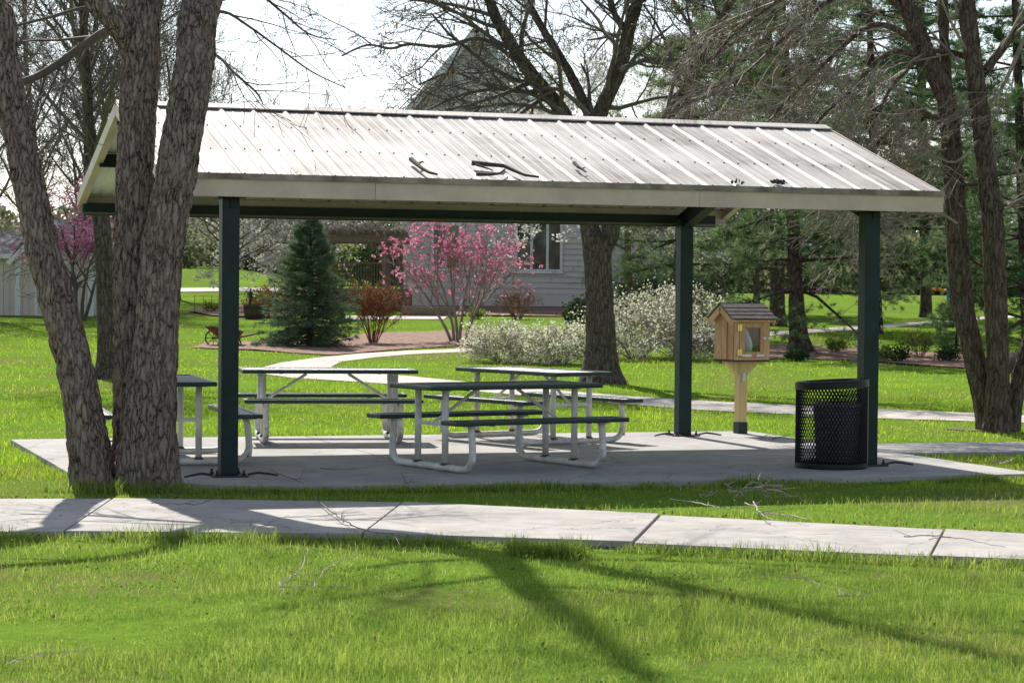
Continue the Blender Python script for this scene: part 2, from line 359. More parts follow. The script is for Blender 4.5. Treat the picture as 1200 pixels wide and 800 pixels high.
class MB:
    """collects quads / tris / ngons; build() links them as one mesh object.
    world=True: the vertices are in world space and are made relative to the parent thing's base."""
    def __init__(s): s.v = []; s.f = []; s.mi = []
    def add(s, V, F, mi=0):
        k = len(s.v); s.v += [tuple(p) for p in V]
        for f in F: s.f.append([i + k for i in f]); s.mi.append(mi)
        return s
    def box(s, c, size, rot=None, mi=0, ax=None):
        hx, hy, hz = size[0] / 2, size[1] / 2, size[2] / 2
        P = [Vector((sx * hx, sy * hy, sz * hz)) for sz in (-1, 1) for sy in (-1, 1) for sx in (-1, 1)]
        if ax is not None:
            P = [ax[0] * p.x + ax[1] * p.y + ax[2] * p.z for p in P]
        elif rot is not None:
            P = [rot @ p for p in P]
        c = Vector(c)
        return s.add([p + c for p in P], [(0, 2, 3, 1), (4, 5, 7, 6), (0, 1, 5, 4), (2, 6, 7, 3), (0, 4, 6, 2), (1, 3, 7, 5)], mi)
    def prism(s, poly, h, mi=0):
        """poly: list of world points (planar), h: offset vector"""
        n = len(poly); h = Vector(h)
        V = [Vector(p) for p in poly] + [Vector(p) + h for p in poly]
        F = [list(range(n))[::-1], list(range(n, 2 * n))] + [(i, (i + 1) % n, n + (i + 1) % n, n + i) for i in range(n)]
        return s.add(V, F, mi)
    def tube(s, P, r, sides=8, cap=True, mi=0):
        P = [Vector(p) for p in P]; n = len(P)
        rr = r if isinstance(r, (list, tuple)) else [r] * n
        base = len(s.v); up = None
        for i in range(n):
            t = (P[min(i + 1, n - 1)] - P[max(i - 1, 0)])
            t = t.normalized() if t.length > 1e-9 else Vector((0, 0, 1))
            if up is None: up = Vector((0, 0, 1)) if abs(t.z) < 0.9 else Vector((1, 0, 0))
            a = (up - t * up.dot(t))
            a = a.normalized() if a.length > 1e-6 else t.orthogonal().normalized()
            b = t.cross(a); up = a
            for k in range(sides):
                w = 2 * PI * k / sides
                s.v.append(tuple(P[i] + (a * math.cos(w) + b * math.sin(w)) * rr[i]))
        for i in range(n - 1):
            for k in range(sides):
                s.f.append([base + i * sides + k, base + i * sides + (k + 1) % sides, base + (i + 1) * sides + (k + 1) % sides, base + (i + 1) * sides + k]); s.mi.append(mi)
        if cap:
            s.f.append([base + k for k in range(sides)][::-1]); s.mi.append(mi)
            s.f.append([base + (n - 1) * sides + k for k in range(sides)]); s.mi.append(mi)
        return s
    def lathe(s, prof, c, sides=32, mi=0, tilt=None, cap=False):
        base = len(s.v); c = Vector(c)
        for r, z in prof:
            for k in range(sides):
                w = 2 * PI * k / sides
                p = Vector((r * math.cos(w), r * math.sin(w), z))
                if tilt is not None: p = tilt @ p
                s.v.append(tuple(p + c))
        for i in range(len(prof) - 1):
            for k in range(sides):
                s.f.append([base + i * sides + k, base + i * sides + (k + 1) % sides, base + (i + 1) * sides + (k + 1) % sides, base + (i + 1) * sides + k]); s.mi.append(mi)
        if cap:
            s.f.append([base + k for k in range(sides)][::-1]); s.mi.append(mi)
            s.f.append([base + (len(prof) - 1) * sides + k for k in range(sides)]); s.mi.append(mi)
        return s
    def build(s, name, m, parent=None, world=True, smooth=False, bevel=0.0):
        off = ORIG.get(parent, Vector((0, 0, 0))) if (parent is not None and world) else Vector((0, 0, 0))
        me = bpy.data.meshes.new(name)
        me.from_pydata([(a - off.x, b - off.y, c - off.z) for a, b, c in s.v], [], s.f)
        if any(s.mi): me.polygons.foreach_set('material_index', s.mi)
        if bevel > 0:
            bm = bmesh.new(); bm.from_mesh(me)
            bmesh.ops.bevel(bm, geom=[e for e in bm.edges if e.calc_face_angle(0) > 0.6], offset=bevel, segments=2, affect='EDGES', profile=0.7)
            bm.to_mesh(me); bm.free()
        me.update()
        return link(name, me, m, parent, smooth)

def np_obj(name, V, F, m, parent=None, smooth=False, mi=None):
    """V (n,3), F (k,3 or 4) int arrays"""
    V = np.asarray(V, np.float32); F = np.asarray(F, np.int32)
    off = ORIG.get(parent, Vector((0, 0, 0))) if parent is not None else Vector((0, 0, 0))
    V = V - np.array(off, np.float32)
    me = bpy.data.meshes.new(name)
    me.vertices.add(len(V)); me.vertices.foreach_set('co', V.ravel())
    k = F.shape[1]
    me.loops.add(F.size); me.loops.foreach_set('vertex_index', F.ravel())
    me.polygons.add(len(F)); me.polygons.foreach_set('loop_start', np.arange(len(F), dtype=np.int32) * k)
    me.polygons.foreach_set('loop_total', np.full(len(F), k, np.int32))
    if mi is not None: me.polygons.foreach_set('material_index', np.asarray(mi, np.int32))
    me.update(calc_edges=True)
    return link(name, me, m, parent, smooth)

class NB:
    """numpy tubes for branches and twigs"""
    def __init__(s): s.V = []; s.F = []; s.n = 0
    def tube(s, P, r, sides=5):
        P = np.asarray(P, float); r = np.asarray(r, float); n = len(P)
        T = np.empty_like(P); T[1:-1] = P[2:] - P[:-2]; T[0] = P[1] - P[0]; T[-1] = P[-1] - P[-2]
        T /= np.linalg.norm(T, axis=1)[:, None] + 1e-9
        ref = np.array([0.31, 0.95, 0.05]) if abs(T[0, 1]) < 0.8 else np.array([1.0, 0.1, 0.2])
        A = ref - T * (T @ ref)[:, None]; A /= np.linalg.norm(A, axis=1)[:, None] + 1e-9
        B = np.cross(T, A)
        w = np.arange(sides) * 2 * PI / sides
        ring = P[:, None, :] + r[:, None, None] * (A[:, None, :] * np.cos(w)[None, :, None] + B[:, None, :] * np.sin(w)[None, :, None])
        s.V.append(ring.reshape(-1, 3))
        i = np.arange(n - 1)[:, None] * sides; k = np.arange(sides)[None, :]; k2 = (k + 1) % sides
        f = np.stack([i + k, i + k2, i + sides + k2, i + sides + k], -1).reshape(-1, 4) + s.n
        s.F.append(f); s.n += n * sides
    def build(s, name, m, parent, smooth=True):
        if not s.V: return None
        return np_obj(name, np.concatenate(s.V), np.concatenate(s.F), m, parent, smooth)

def unit(v): return v / (np.linalg.norm(v) + 1e-9)
def rand_perp(d, rg):
    a = rg.normal(size=3); a -= d * (a @ d); return unit(a)
def grow(nb, P0, d, L, r, lvl, cfg, rg, tips):
    """recursive limb: cfg = dict(n=[children per level], ratio, ang, wob, sag, rmin, up)"""
    n = 6 if L > 1.2 else (5 if L > 0.5 else 4)
    P = [np.asarray(P0, float)]; d = unit(np.asarray(d, float)); D = [d]
    for i in range(n - 1):
        d = unit(d + rg.normal(size=3) * cfg['wob'] + np.array([0, 0, cfg['up'] - cfg['sag'] * (lvl > 0)]))
        P.append(P[-1] + d * L / (n - 1)); D.append(d)
    rad = np.linspace(r, max(r * 0.35, cfg['rmin']), n)
    nb.tube(P, rad, 7 if r > 0.04 else (4 if r > 0.012 else 3))
    if lvl >= len(cfg['n']):
        tips.append((P[-1], D[-1])); tips.append((P[n // 2], D[n // 2])); return
    for k in range(cfg['n'][lvl]):
        t = 0.22 + 0.78 * (k + rg.random()) / cfg['n'][lvl]
        f = min(t, 0.999) * (n - 1); i = int(f); q = P[i] + (P[i + 1] - P[i]) * (f - i) if i + 1 < n else P[-1]
        dd = D[min(i + 1, n - 1)]
        a = R(cfg['ang'] * (0.7 + 0.6 * rg.random()))
        nd = dd * math.cos(a) + rand_perp(dd, rg) * math.sin(a)
        rr = max(np.interp(f, np.arange(n), rad) * (0.45 + 0.2 * rg.random()), cfg['rmin'])
        grow(nb, q, nd, L * cfg['ratio'] * (0.7 + 0.6 * rg.random()) * (1.15 - 0.5 * t), rr, lvl + 1, cfg, rg, tips)
    tips.append((P[-1], D[-1]))
def along(path, rad, nb, n, t0, t1, L, cfg, rg, tips, bias=None, rs=0.4, rcap=0.05):
    """spawn side limbs along a given stem (world polyline)"""
    P = np.array([tuple(p) for p in path], float); S = np.concatenate([[0], np.cumsum(np.linalg.norm(np.diff(P, axis=0), axis=1))])
    for k in range(n):
        t = t0 + (t1 - t0) * (k + rg.random()) / n
        s = t * S[-1]; q = np.array([np.interp(s, S, P[:, j]) for j in range(3)])
        i = min(np.searchsorted(S, s), len(P) - 1); dd = unit(P[i] - P[i - 1] if i > 0 else P[1] - P[0])
        a = R(cfg['ang'] * (0.8 + 0.5 * rg.random()))
        side = rand_perp(dd, rg)
        if bias is not None: side = unit(side + np.asarray(bias, float))
        grow(nb, q, dd * math.cos(a) + side * math.sin(a), L * (0.7 + 0.6 * rg.random()), min(np.interp(s, S, rad) * rs, rcap), 0, cfg, rg, tips)
def stem(pts, Y):
    """pixel survey (x, y, width) at distance Y (or a list) -> world path and radii"""
    P = []; r = []
    for i, (px, py, w) in enumerate(pts):
        y = Y[i] if isinstance(Y, (list, tuple)) else Y
        P.append(at(px, py, y)); r.append(w * y / FPX / 2)
    return P, r
def smooth_path(P, r, k=6):
    """Catmull-Rom resample"""
    P = [np.array(tuple(p)) for p in P]; n = len(P); out = []; ro = []
    for i in range(n - 1):
        a, b, c, d = P[max(i - 1, 0)], P[i], P[i + 1], P[min(i + 2, n - 1)]
        for j in range(k):
            t = j / k
            out.append(0.5 * (2 * b + (c - a) * t + (2 * a - 5 * b + 4 * c - d) * t * t + (3 * b - a - 3 * c + d) * t ** 3)); ro.append(r[i] + (r[i + 1] - r[i]) * t)
    out.append(P[-1]); ro.append(r[-1])
    return out, ro

# leaf shapes in bulk ------------------------------------------------------
def rand_dirs(n, rg):
    d = rg.normal(size=(n, 3)); return d / np.linalg.norm(d, axis=1)[:, None]
def leaves(C, size, rg, asp=0.6, var=0.5, dirs=None):
    """a diamond leaf at each centre"""
    n = len(C); C = np.asarray(C, float)
    d = rand_dirs(n, rg) if dirs is None else dirs
    a = rand_dirs(n, rg); a -= d * np.sum(a * d, 1)[:, None]; a /= np.linalg.norm(a, axis=1)[:, None] + 1e-9
    s = size * (1 - var / 2 + var * rg.random(n))[:, None]
    V = np.stack([C - d * s * 0.5, C + a * s * asp * 0.5, C + d * s * 0.5, C - a * s * asp * 0.5], 1).reshape(-1, 3)
    return V, np.arange(4 * n).reshape(-1, 4)
def needles(C, D, L, w, per, rg, spread=0.8, droop=0.0):
    """tufts of needle triangles at C pointing about D"""
    C = np.repeat(np.asarray(C, float), per, 0); D = np.repeat(np.asarray(D, float), per, 0); n = len(C)
    d = D + rg.normal(size=(n, 3)) * spread; d[:, 2] -= droop
    d /= np.linalg.norm(d, axis=1)[:, None] + 1e-9
    a = rand_dirs(n, rg); a -= d * np.sum(a * d, 1)[:, None]; a /= np.linalg.norm(a, axis=1)[:, None] + 1e-9
    l = L * (0.6 + 0.6 * rg.random(n))[:, None]
    C = C + rg.normal(size=(n, 3)) * L * 0.15
    V = np.stack([C - a * w / 2, C + a * w / 2, C + d * l], 1).reshape(-1, 3)
    return V, np.arange(3 * n).reshape(-1, 3)
def inpoly(x, y, poly):
    r = np.zeros(len(x), bool); n = len(poly)
    for i in range(n):
        x1, y1 = poly[i][0], poly[i][1]; x2, y2 = poly[(i + 1) % n][0], poly[(i + 1) % n][1]
        if y1 == y2: continue
        c = ((y1 > y) != (y2 > y)) & (x < (x2 - x1) * (y - y1) / (y2 - y1) + x1); r ^= c
    return r

# ------------------------------------------------------------------ light
SUN_EL = R(44.0)
YAW = 0.3254
to_sun = Vector((-math.sin(YAW) * math.cos(SUN_EL), math.cos(YAW) * math.cos(SUN_EL), math.sin(SUN_EL)))
w = bpy.data.worlds.new('World'); scene.world = w; w.use_nodes = True
nt = w.node_tree
bg = nt.nodes['Background']
sky = nt.nodes.new('ShaderNodeTexSky'); sky.sky_type = 'NISHITA'; sky.sun_disc = False
sky.sun_elevation = SUN_EL
sky.sun_rotation = -YAW            # measured clockwise from +Y
sky.air_density = 1.0; sky.dust_density = 0.8; sky.ozone_density = 1.0; sky.altitude = 200
hs = nt.nodes.new('ShaderNodeHueSaturation'); hs.inputs['Saturation'].default_value = 0.65
nt.links.new(sky.outputs['Color'], hs.inputs['Color']); nt.links.new(hs.outputs['Color'], bg.inputs['Color'])
bg.inputs['Strength'].default_value = 0.1
sl = bpy.data.lights.new('sun', 'SUN'); sl.energy = 4.3; sl.angle = R(0.53); sl.color = (1.0, 0.95, 0.87)
so = bpy.data.objects.new('sun', sl); COL.objects.link(so)
so.rotation_euler = to_sun.to_track_quat('Z', 'Y').to_euler()
so.location = to_sun * 100
vs = scene.view_settings
vs.view_transform = 'Standard'; vs.look = 'None'; vs.gamma = 1; vs.use_curve_mapping = False
vs.exposure = 0.75
try:
    scene.cycles.max_bounces = 8; scene.cycles.transparent_max_bounces = 4; scene.cycles.sample_clamp_indirect = 6
    scene.cycles.use_denoising = True
except Exception: pass
# ------------------------------------------------------------------ the setting: lawn, paths, pad
def structure(o, label, cat): return tag(o, label, cat, kind='structure')
ys = np.concatenate([np.arange(0, 62, 0.5), np.arange(62, 160, 2.0), np.geomspace(160, 1500, 16)])
xs = np.concatenate([-np.geomspace(1200, 40, 14), np.arange(-39, 40, 1.0), np.geomspace(40, 1200, 14)])
XX, YY = np.meshgrid(xs, ys)
ZZ = gz(XX, YY)
nx, ny = len(xs), len(ys)
ii = (np.arange(ny - 1)[:, None] * nx + np.arange(nx - 1)[None, :]).ravel()
lawn = np_obj('lawn', np.stack([XX.ravel(), YY.ravel(), ZZ.ravel()], 1), np.stack([ii, ii + 1, ii + nx + 1, ii + nx], 1), M['lawn'], smooth=True)
structure(lawn, 'bright green mown lawn rising gently behind the shelter', 'lawn')

SC, SS = math.cos(YAW), math.sin(YAW)
FX, FY = -2.4037, 19.549
W_, D_, H_, F_, A_, B_, RZ_ = 6.039, 4.408, 2.36, 0.1727, 0.6125, 0.2654, 3.3073
def S(e, n, z=0.0): return Vector((FX + e * SC - n * SS, FY + e * SS + n * SC, z))
EV, NV, ZV = Vector((SC, SS, 0)), Vector((-SS, SC, 0)), Vector((0, 0, 1))

# concrete pad under the shelter, in six poured panels
mb = MB(); g = 0.006
es = [-1.25, 1.9, 4.6, 7.15]; ns = [-1.22, 1.5, 5.1]
for i in range(3):
    for j in range(2):
        if i == 0 and j == 0:
            mb.prism([S(*p, -0.12) for p in ((-0.1, -0.98), (1.9 - g, ns[0] + g), (1.9 - g, 1.5 - g), (-1.25, 1.5 - g), (-1.25, 0.12))], (0, 0, 0.12)); continue
        poly = [S(es[i] + g, ns[j] + g, -0.12), S(es[i + 1] - g, ns[j] + g, -0.12), S(es[i + 1] - g, ns[j + 1] - g, -0.12), S(es[i] + g, ns[j + 1] - g, -0.12)]
        mb.prism(poly, (0, 0, 0.12))
structure(mb.build('concrete_pad', M['pad'], bevel=0.006), 'rectangular concrete pad under the picnic shelter', 'concrete pad')
PAD = [S(-1.25, 0.12), S(-0.1, -0.98), S(1.9, -1.22), S(7.15, -1.22), S(7.15, 5.1), S(-1.25, 5.1)]
mb = MB()
walk_r = [S(7.162, 1.48), S(12.5, 1.3), S(12.5, 2.75), S(7.162, 2.88)]
mb.prism([S(7.162, 1.48, -0.12), S(9.6, 1.4, -0.12), S(9.6, 2.82, -0.12), S(7.162, 2.88, -0.12)], (0, 0, 0.115))
mb.prism([S(9.615, 1.4, -0.12), S(12.5, 1.3, -0.12), S(12.5, 2.75, -0.12), S(9.615, 2.82, -0.12)], (0, 0, 0.115))
structure(mb.build('walkway', M['pad'], bevel=0.006), 'short concrete walkway leading right from the pad', 'walkway')

# sidewalk across the front
TJ = [(-880, 584), (-540, 583.5), (-205, 583), (132, 583), (472, 588), (774, 602), (1107, 619), (1440, 639), (1780, 659)]
BJ = [(-985, 621), (-625, 621), (-275, 621), (75, 621.3), (425, 624.5), (742, 634.5), (1090, 650), (1435, 664), (1785, 680)]
mb = MB(); side_poly = [flat(*p) for p in BJ] + [flat(*p) for p in TJ[::-1]]
for i in range(len(TJ) - 1):
    a, b, c, d = flat(*BJ[i]), flat(*BJ[i + 1]), flat(*TJ[i + 1]), flat(*TJ[i])
    u = (b - a).normalized() * 0.009
    a, d, b, c = a + u, d + u, b - u, c - u
    dz = Vector((0, 0, -0.13 + 0.006 * math.sin(i * 2.1)))
    mb.prism([a + dz, b + dz, c + dz, d + dz], (0, 0, 0.13))
structure(mb.build('sidewalk', M['concrete'], bevel=0.008), 'pale concrete sidewalk crossing in front of the shelter', 'sidewalk')
mb = MB(); dz = Vector((0, 0, -0.035))
mb.prism([p + dz + Vector((0, 0, -0.09)) for p in side_poly], (0, 0, 0.09))
structure(mb.build('sidewalk_bed', M['soil']), 'dark soil showing in the sidewalk joints', 'soil')

def drape(name, poly_px, m, lift, label, cat, res=0.35, px=True, wob=0.0):
    """a sheet laid on the lawn inside an outline surveyed at ground level"""
    pts = [spot(*p) for p in poly_px] if px else [Vector(p) for p in poly_px]
    bm = bmesh.new()
    vs_ = [bm.verts.new((p.x, p.y, 0)) for p in pts]
    fc = bm.faces.new(vs_)
    if fc.normal.z < 0: fc.normal_flip()
    bmesh.ops.triangulate(bm, faces=bm.faces[:])
    for _ in range(7):
        le = [e for e in bm.edges if e.calc_length() > max(res, 0.02 * e.verts[0].co.y)]
        if not le: break
        bmesh.ops.subdivide_edges(bm, edges=le, cuts=1)
        bmesh.ops.triangulate(bm, faces=[f for f in bm.faces if len(f.verts) > 3])
    for v in bm.verts:
        v.co.z = G(v.co.x, v.co.y) + lift + wob * noise.noise(Vector((v.co.x * 2.1, v.co.y * 2.1, 0)))
    bmesh.ops.recalc_face_normals(bm, faces=bm.faces[:])
    if sum(f.normal.z for f in bm.faces) < 0: bmesh.ops.reverse_faces(bm, faces=bm.faces[:])
    me = bpy.data.meshes.new(name); bm.to_mesh(me); bm.free()
    o = link(name, me, m, None, True)
    structure(o, label, cat)
    return [(p.x, p.y) for p in pts]
HOLES = []
gp = [(1420, 503), (1200, 496), (1027, 490.5), (935, 486), (811, 480.5), (700, 471), (620, 464.5), (540, 457.5), (480, 452), (400, 446.5), (340, 443), (310, 438.5), (303, 434), (308, 430.5), (330, 425), (370, 419.5), (420, 414.5), (480, 411), (555, 408), (640, 406), (640, 410), (555, 412), (480, 415.5), (440, 419), (400, 424), (388, 430), (400, 434.5), (420, 436.5), (480, 441), (540, 447), (620, 455), (700, 461.5), (811, 469.5), (935, 475.5), (1027, 479.5), (1200, 487), (1420, 494)]
HOLES.append(drape('garden_path', gp, M['farpath'], 0.010, 'pale garden path curving back behind the picnic tables', 'path'))
HOLES.append(drape('far_path', [(780, 397), (900, 393.5), (1004, 387), (1100, 379), (1160, 373.5), (1300, 368), (1300, 365), (1160, 371), (1100, 376), (1004, 382.5), (900, 389), (780, 393)], M['farpath'], 0.012, 'thin pale path across the far lawn behind the pine', 'path'))
HOLES.append(drape('driveway', [(60, 343.5), (215, 342.5), (330, 341.5), (400, 343), (400, 340), (330, 337.5), (215, 338), (60, 338.5)], M['farpath'], 0.03, 'strip of pale driveway far behind the green post', 'driveway', res=1.5))
HOLES.append(drape('mulch_bed', [(225, 408), (300, 411), (390, 417), (470, 410), (560, 404.5), (640, 402), (640, 394), (560, 388), (430, 391), (400, 396), (300, 401), (240, 403)], M['mulch'], 0.03, 'reddish wood mulch around the spruce and the magnolia', 'mulch', wob=0.02))
HOLES.append(drape('pine_mulch_bed', [(880, 421), (935, 421), (1004, 423), (1065, 428), (1130, 432), (1240, 438), (1240, 424), (1130, 419), (1065, 416), (1004, 412), (940, 404), (890, 406)], M['mulch'], 0.03, 'reddish mulch strip under the pine trees on the right', 'mulch', wob=0.02))
HOLES.append(drape('house_mulch_bed', [(470, 370), (600, 371), (720, 372), (780, 374), (790, 352), (470, 353)], M['mulch'], 0.05, 'brown mulch along the foot of the house wall', 'mulch', res=0.8, wob=0.02))
HOLES.append(drape('planting_bed', [(222, 366), (250, 371), (310, 373), (350, 371), (350, 360), (300, 357), (240, 359)], M['mulch'], 0.05, 'brown planting bed beside the half barrel', 'mulch', res=0.8, wob=0.02))
HOLES.append(drape('patio', [(400, 374.5), (520, 374.5), (525, 371), (400, 370.5)], M['farpath'], 0.02, 'pale paved patio strip behind the russet shrub', 'patio', res=0.8))
# bare earth at the foot of the trees
def rim(name, c, r, label):
    pts = [(c[0] + r * (1 + 0.25 * math.sin(3 * t + c[0])) * math.cos(t), c[1] + r * (1 + 0.3 * math.cos(2 * t)) * math.sin(t), 0) for t in np.linspace(0, 2 * PI, 24, endpoint=False)]
    return drape(name, pts, M['soil'], 0.012, label, 'soil', px=False, wob=0.01)
rim('bare_earth_strip', (5.8, 28.05), 0.42, 'bare earth around the clump of trunks on the right')

# ------------------------------------------------------------------ grass (stuff)
def grass(name, n, y0, y1, h, wd, label, edge=None, seed=1, side=0.30, m='grass_near'):
    rg = np.random.default_rng(seed)
    # density falls with the square of the distance
    u = rg.random(n); Y = 1 / (1 / y0 + u * (1 / y1 - 1 / y0)) if edge is None else None
    if edge is None:
        x = (rg.random(n) * 2 - 1) * (side * Y + 1.6)
    else:
        a = np.array([[p[0], p[1]] for p in edge]); seg = rg.integers(0, len(a) - 1, n); t = rg.random(n)[:, None]
        q = a[seg] * (1 - t) + a[seg + 1] * t + rg.normal(size=(n, 2)) * 0.045; x, Y = q[:, 0], q[:, 1]
    keep = np.ones(n, bool)
    shr = [(p.x, p.y - (0.1 if i < len(BJ) else 0)) for i, p in enumerate(side_poly)]
    for poly in [[(p.x, p.y) for p in PAD], [(p.x, p.y) for p in walk_r], shr] + HOLES:
        keep &= ~inpoly(x, Y, poly)
    cl = np.array([noise.noise(Vector((a * 0.9, b * 0.9, 3.3))) + 0.6 * noise.noise(Vector((a * 3.1, b * 3.1, 7.7))) for a, b in zip(x, Y)])
    # thinner near trunk, worn places
    d = np.hypot(x + 3.1, Y - 18.6); keep &= ~((d < 0.8) & (rg.random(n) < 0.45))
    keep &= (cl > -0.55) | (rg.random(n) < 0.35)
    x, Y, cl = x[keep], Y[keep], cl[keep]; n = len(x)
    sc = np.maximum(1, Y / 12)
    hh = h * (0.55 + 0.9 * rg.random(n) ** 1.5) * (1 + 0.85 * np.clip(cl, -0.65, 1)) * np.where(Y > 24, 0.9, 1.0)
    ww = wd * (0.6 + 0.8 * rg.random(n)) * sc
    th = rg.random(n) * 2 * PI; lean = np.abs(rg.normal(size=n)) * 0.45 + 0.1
    dx, dy = np.cos(th), np.sin(th); ph = th + PI / 2 + rg.normal(size=n) * 0.5
    wx, wy = np.cos(ph) * ww / 2, np.sin(ph) * ww / 2
    z0 = gz(x, Y) - 0.01
    V = np.empty((n, 6, 3))
    for i, (t, f) in enumerate(((0, 1.0), (0.55, 0.8), (1.0, 0.12))):
        off = hh * lean * t ** 1.8; up = hh * t * (1 - 0.25 * lean * t)
        cx, cy, cz = x + dx * off, Y + dy * off, z0 + up
        V[:, 2 * i] = np.stack([cx - wx * f, cy - wy * f, cz], 1); V[:, 2 * i + 1] = np.stack([cx + wx * f, cy + wy * f, cz], 1)
    b = np.arange(n)[:, None] * 6
    F = np.concatenate([b + np.array([[0, 1, 3, 2]]), b + np.array([[2, 3, 5, 4]])])
    o = np_obj(name, V.reshape(-1, 3), F, M[m])
    return tag(o, label, 'grass', kind='stuff')
grass('grass', 480000, 7.6, 21, 0.046, 0.0032, 'mixed spring grass blades of the front lawn', side=0.4)
grass('far_grass', 190000, 19.5, 70, 0.055, 0.0036, 'short bright grass blades of the lawn behind the shelter', seed=8, m='grass')
edges = [flat(p[0], p[1]) - Vector((0, 0.16, 0)) for p in BJ[2:-1]]
grass('edge_grass', 9000, 0, 0, 0.085, 0.0045, 'taller tufts of grass along the sidewalk edges', edge=edges, seed=3)
grass('edge_grass', 9000, 0, 0, 0.07, 0.0048, 'taller grass hiding the front edge of the concrete pad', edge=[S(-1.3, -0.1), S(-0.2, -1.12), S(1.9, -1.36), S(4.6, -1.36), S(7.4, -1.36)], seed=4)
grass('edge_grass', 1500, 0, 0, 0.1, 0.0045, 'grass tufts growing round the foot of the rough trunks', edge=[Vector((-3.75, 18.5, 0)), Vector((-3.3, 18.38, 0)), Vector((-2.9, 18.36, 0)), Vector((-2.5, 18.5, 0))], seed=6)
grass('edge_grass', 1500, 0, 0, 0.14, 0.005, 'tall dark tuft of grass at the sidewalk edge below the nearest table', edge=[flat(600, 640), flat(680, 646)], seed=5)
rg = np.random.default_rng(17)
cc = np.stack([rg.uniform(-4, 4, 60), rg.uniform(8.6, 19, 60)], 1); q = np.repeat(cc, 60, 0) + rg.normal(size=(3600, 2)) * np.array([0.16, 0.13])
keep = np.ones(len(q), bool)
for poly in [[(p.x, p.y) for p in PAD], [(p.x, p.y) for p in side_poly]]: keep &= ~inpoly(q[:, 0], q[:, 1], poly)
q = q[keep]; z = gz(q[:, 0], q[:, 1]) + 0.03 + 0.03 * rg.random(len(q))
dr_ = rand_dirs(len(q), rg); dr_[:, 2] *= 0.3; dr_ /= np.linalg.norm(dr_, axis=1)[:, None]
V, F = leaves(np.column_stack([q, z]), 0.017, rg, 0.75, 0.7, dirs=dr_)
tag(np_obj('clover', V, F, M['clover']), 'patches of small round clover leaves in the lawn', 'clover', kind='stuff')
# dead leaves lying along the edges of the concrete
rg = np.random.default_rng(11)
pts = []
for line, n in (([flat(p[0], p[1] - 2) for p in TJ[2:-1]], 420), ([S(-1.3, -1.3), S(7.2, -1.3)], 160), ([S(-1.3, 5.2), S(7.1, 5.2)], 240), ([flat(p[0], p[1] + 4) for p in BJ[2:-1]], 120)):
    a = np.array([[p.x, p.y] for p in line]); seg = rg.integers(0, len(a) - 1, n); t = rg.random(n)[:, None]
    pts.append(a[seg] * (1 - t) + a[seg + 1] * t + rg.normal(size=(n, 2)) * np.array([0.2, 0.07]))
pts.append(np.stack([rg.uniform(-3.5, 4, 130), rg.uniform(9, 18.5, 130)], 1))
q = np.concatenate(pts); z = gz(q[:, 0], q[:, 1]) + 0.02 + 0.03 * rg.random(len(q))
V, F = leaves(np.column_stack([q, z]), 0.026, rg, 0.6, 0.8)
tag(np_obj('leaf_litter', V, F, M['deadleaf']), 'small dry brown leaves caught in the grass', 'dead leaves', kind='stuff')

# ------------------------------------------------------------------ the picnic shelter
sh = thing('picnic_shelter', 'open picnic shelter with ribbed pale metal roof on dark green posts', 'shelter', S(W_ / 2, D_ / 2))
T_EAVE = H_ + F_
SL = (RZ_ - T_EAVE) / (D_ / 2 + B_)            # roof slope
sa = math.atan(SL)
def roof_z(n): return T_EAVE + (min(n, D_ - n) + B_) * SL
for (e, n) in ((0, 0), (W_, 0), (W_, D_), (0, D_)):
    mb = MB(); top = roof_z(n) - 0.26
    mb.box(S(e, n, (top + 0.012) / 2), (0.15, 0.15, top - 0.012), ax=(EV, NV, ZV))
    po = mb.build('post', M['post'], sh, bevel=0.012)
    mb = MB(); mb.box(S(e, n, 0.008), (0.3, 0.3, 0.016), ax=(EV, NV, ZV))
    bp = mb.build('base_plate', M['iron'], po, bevel=0.003)
    for s1 in (-1, 1):
        for s2 in (-1, 1):
            mb = MB(); c = S(e + s1 * 0.115, n + s2 * 0.115, 0)
            mb.tube([c + Vector((0, 0, 0.012)), c + Vector((0, 0, 0.06))], 0.01, 8)
            mb.tube([c + Vector((0, 0, 0.017)), c + Vector((0, 0, 0.032))], 0.019, 6)
            mb.build('anchor_bolt', M['iron'], po)
    for s1 in (-1, 1):
        mb = MB()
        mb.tube([S(e + s1 * 0.15, n - 0.1, 0.02), S(e + s1 * 0.24, n - 0.11, 0.035), S(e + s1 * 0.32, n - 0.13, 0.026), S(e + s1 * 0.4, n - 0.16, 0.013)], [0.01, 0.011, 0.01, 0.008], 6)
        mb.build('anchor_rod', M['iron'], po)
    mb = MB(); mb.box(S(e, n, top + 0.008), (0.24, 0.2, 0.014), ax=(EV, NV, ZV)); mb.build('cap_plate', M['beam'], po)

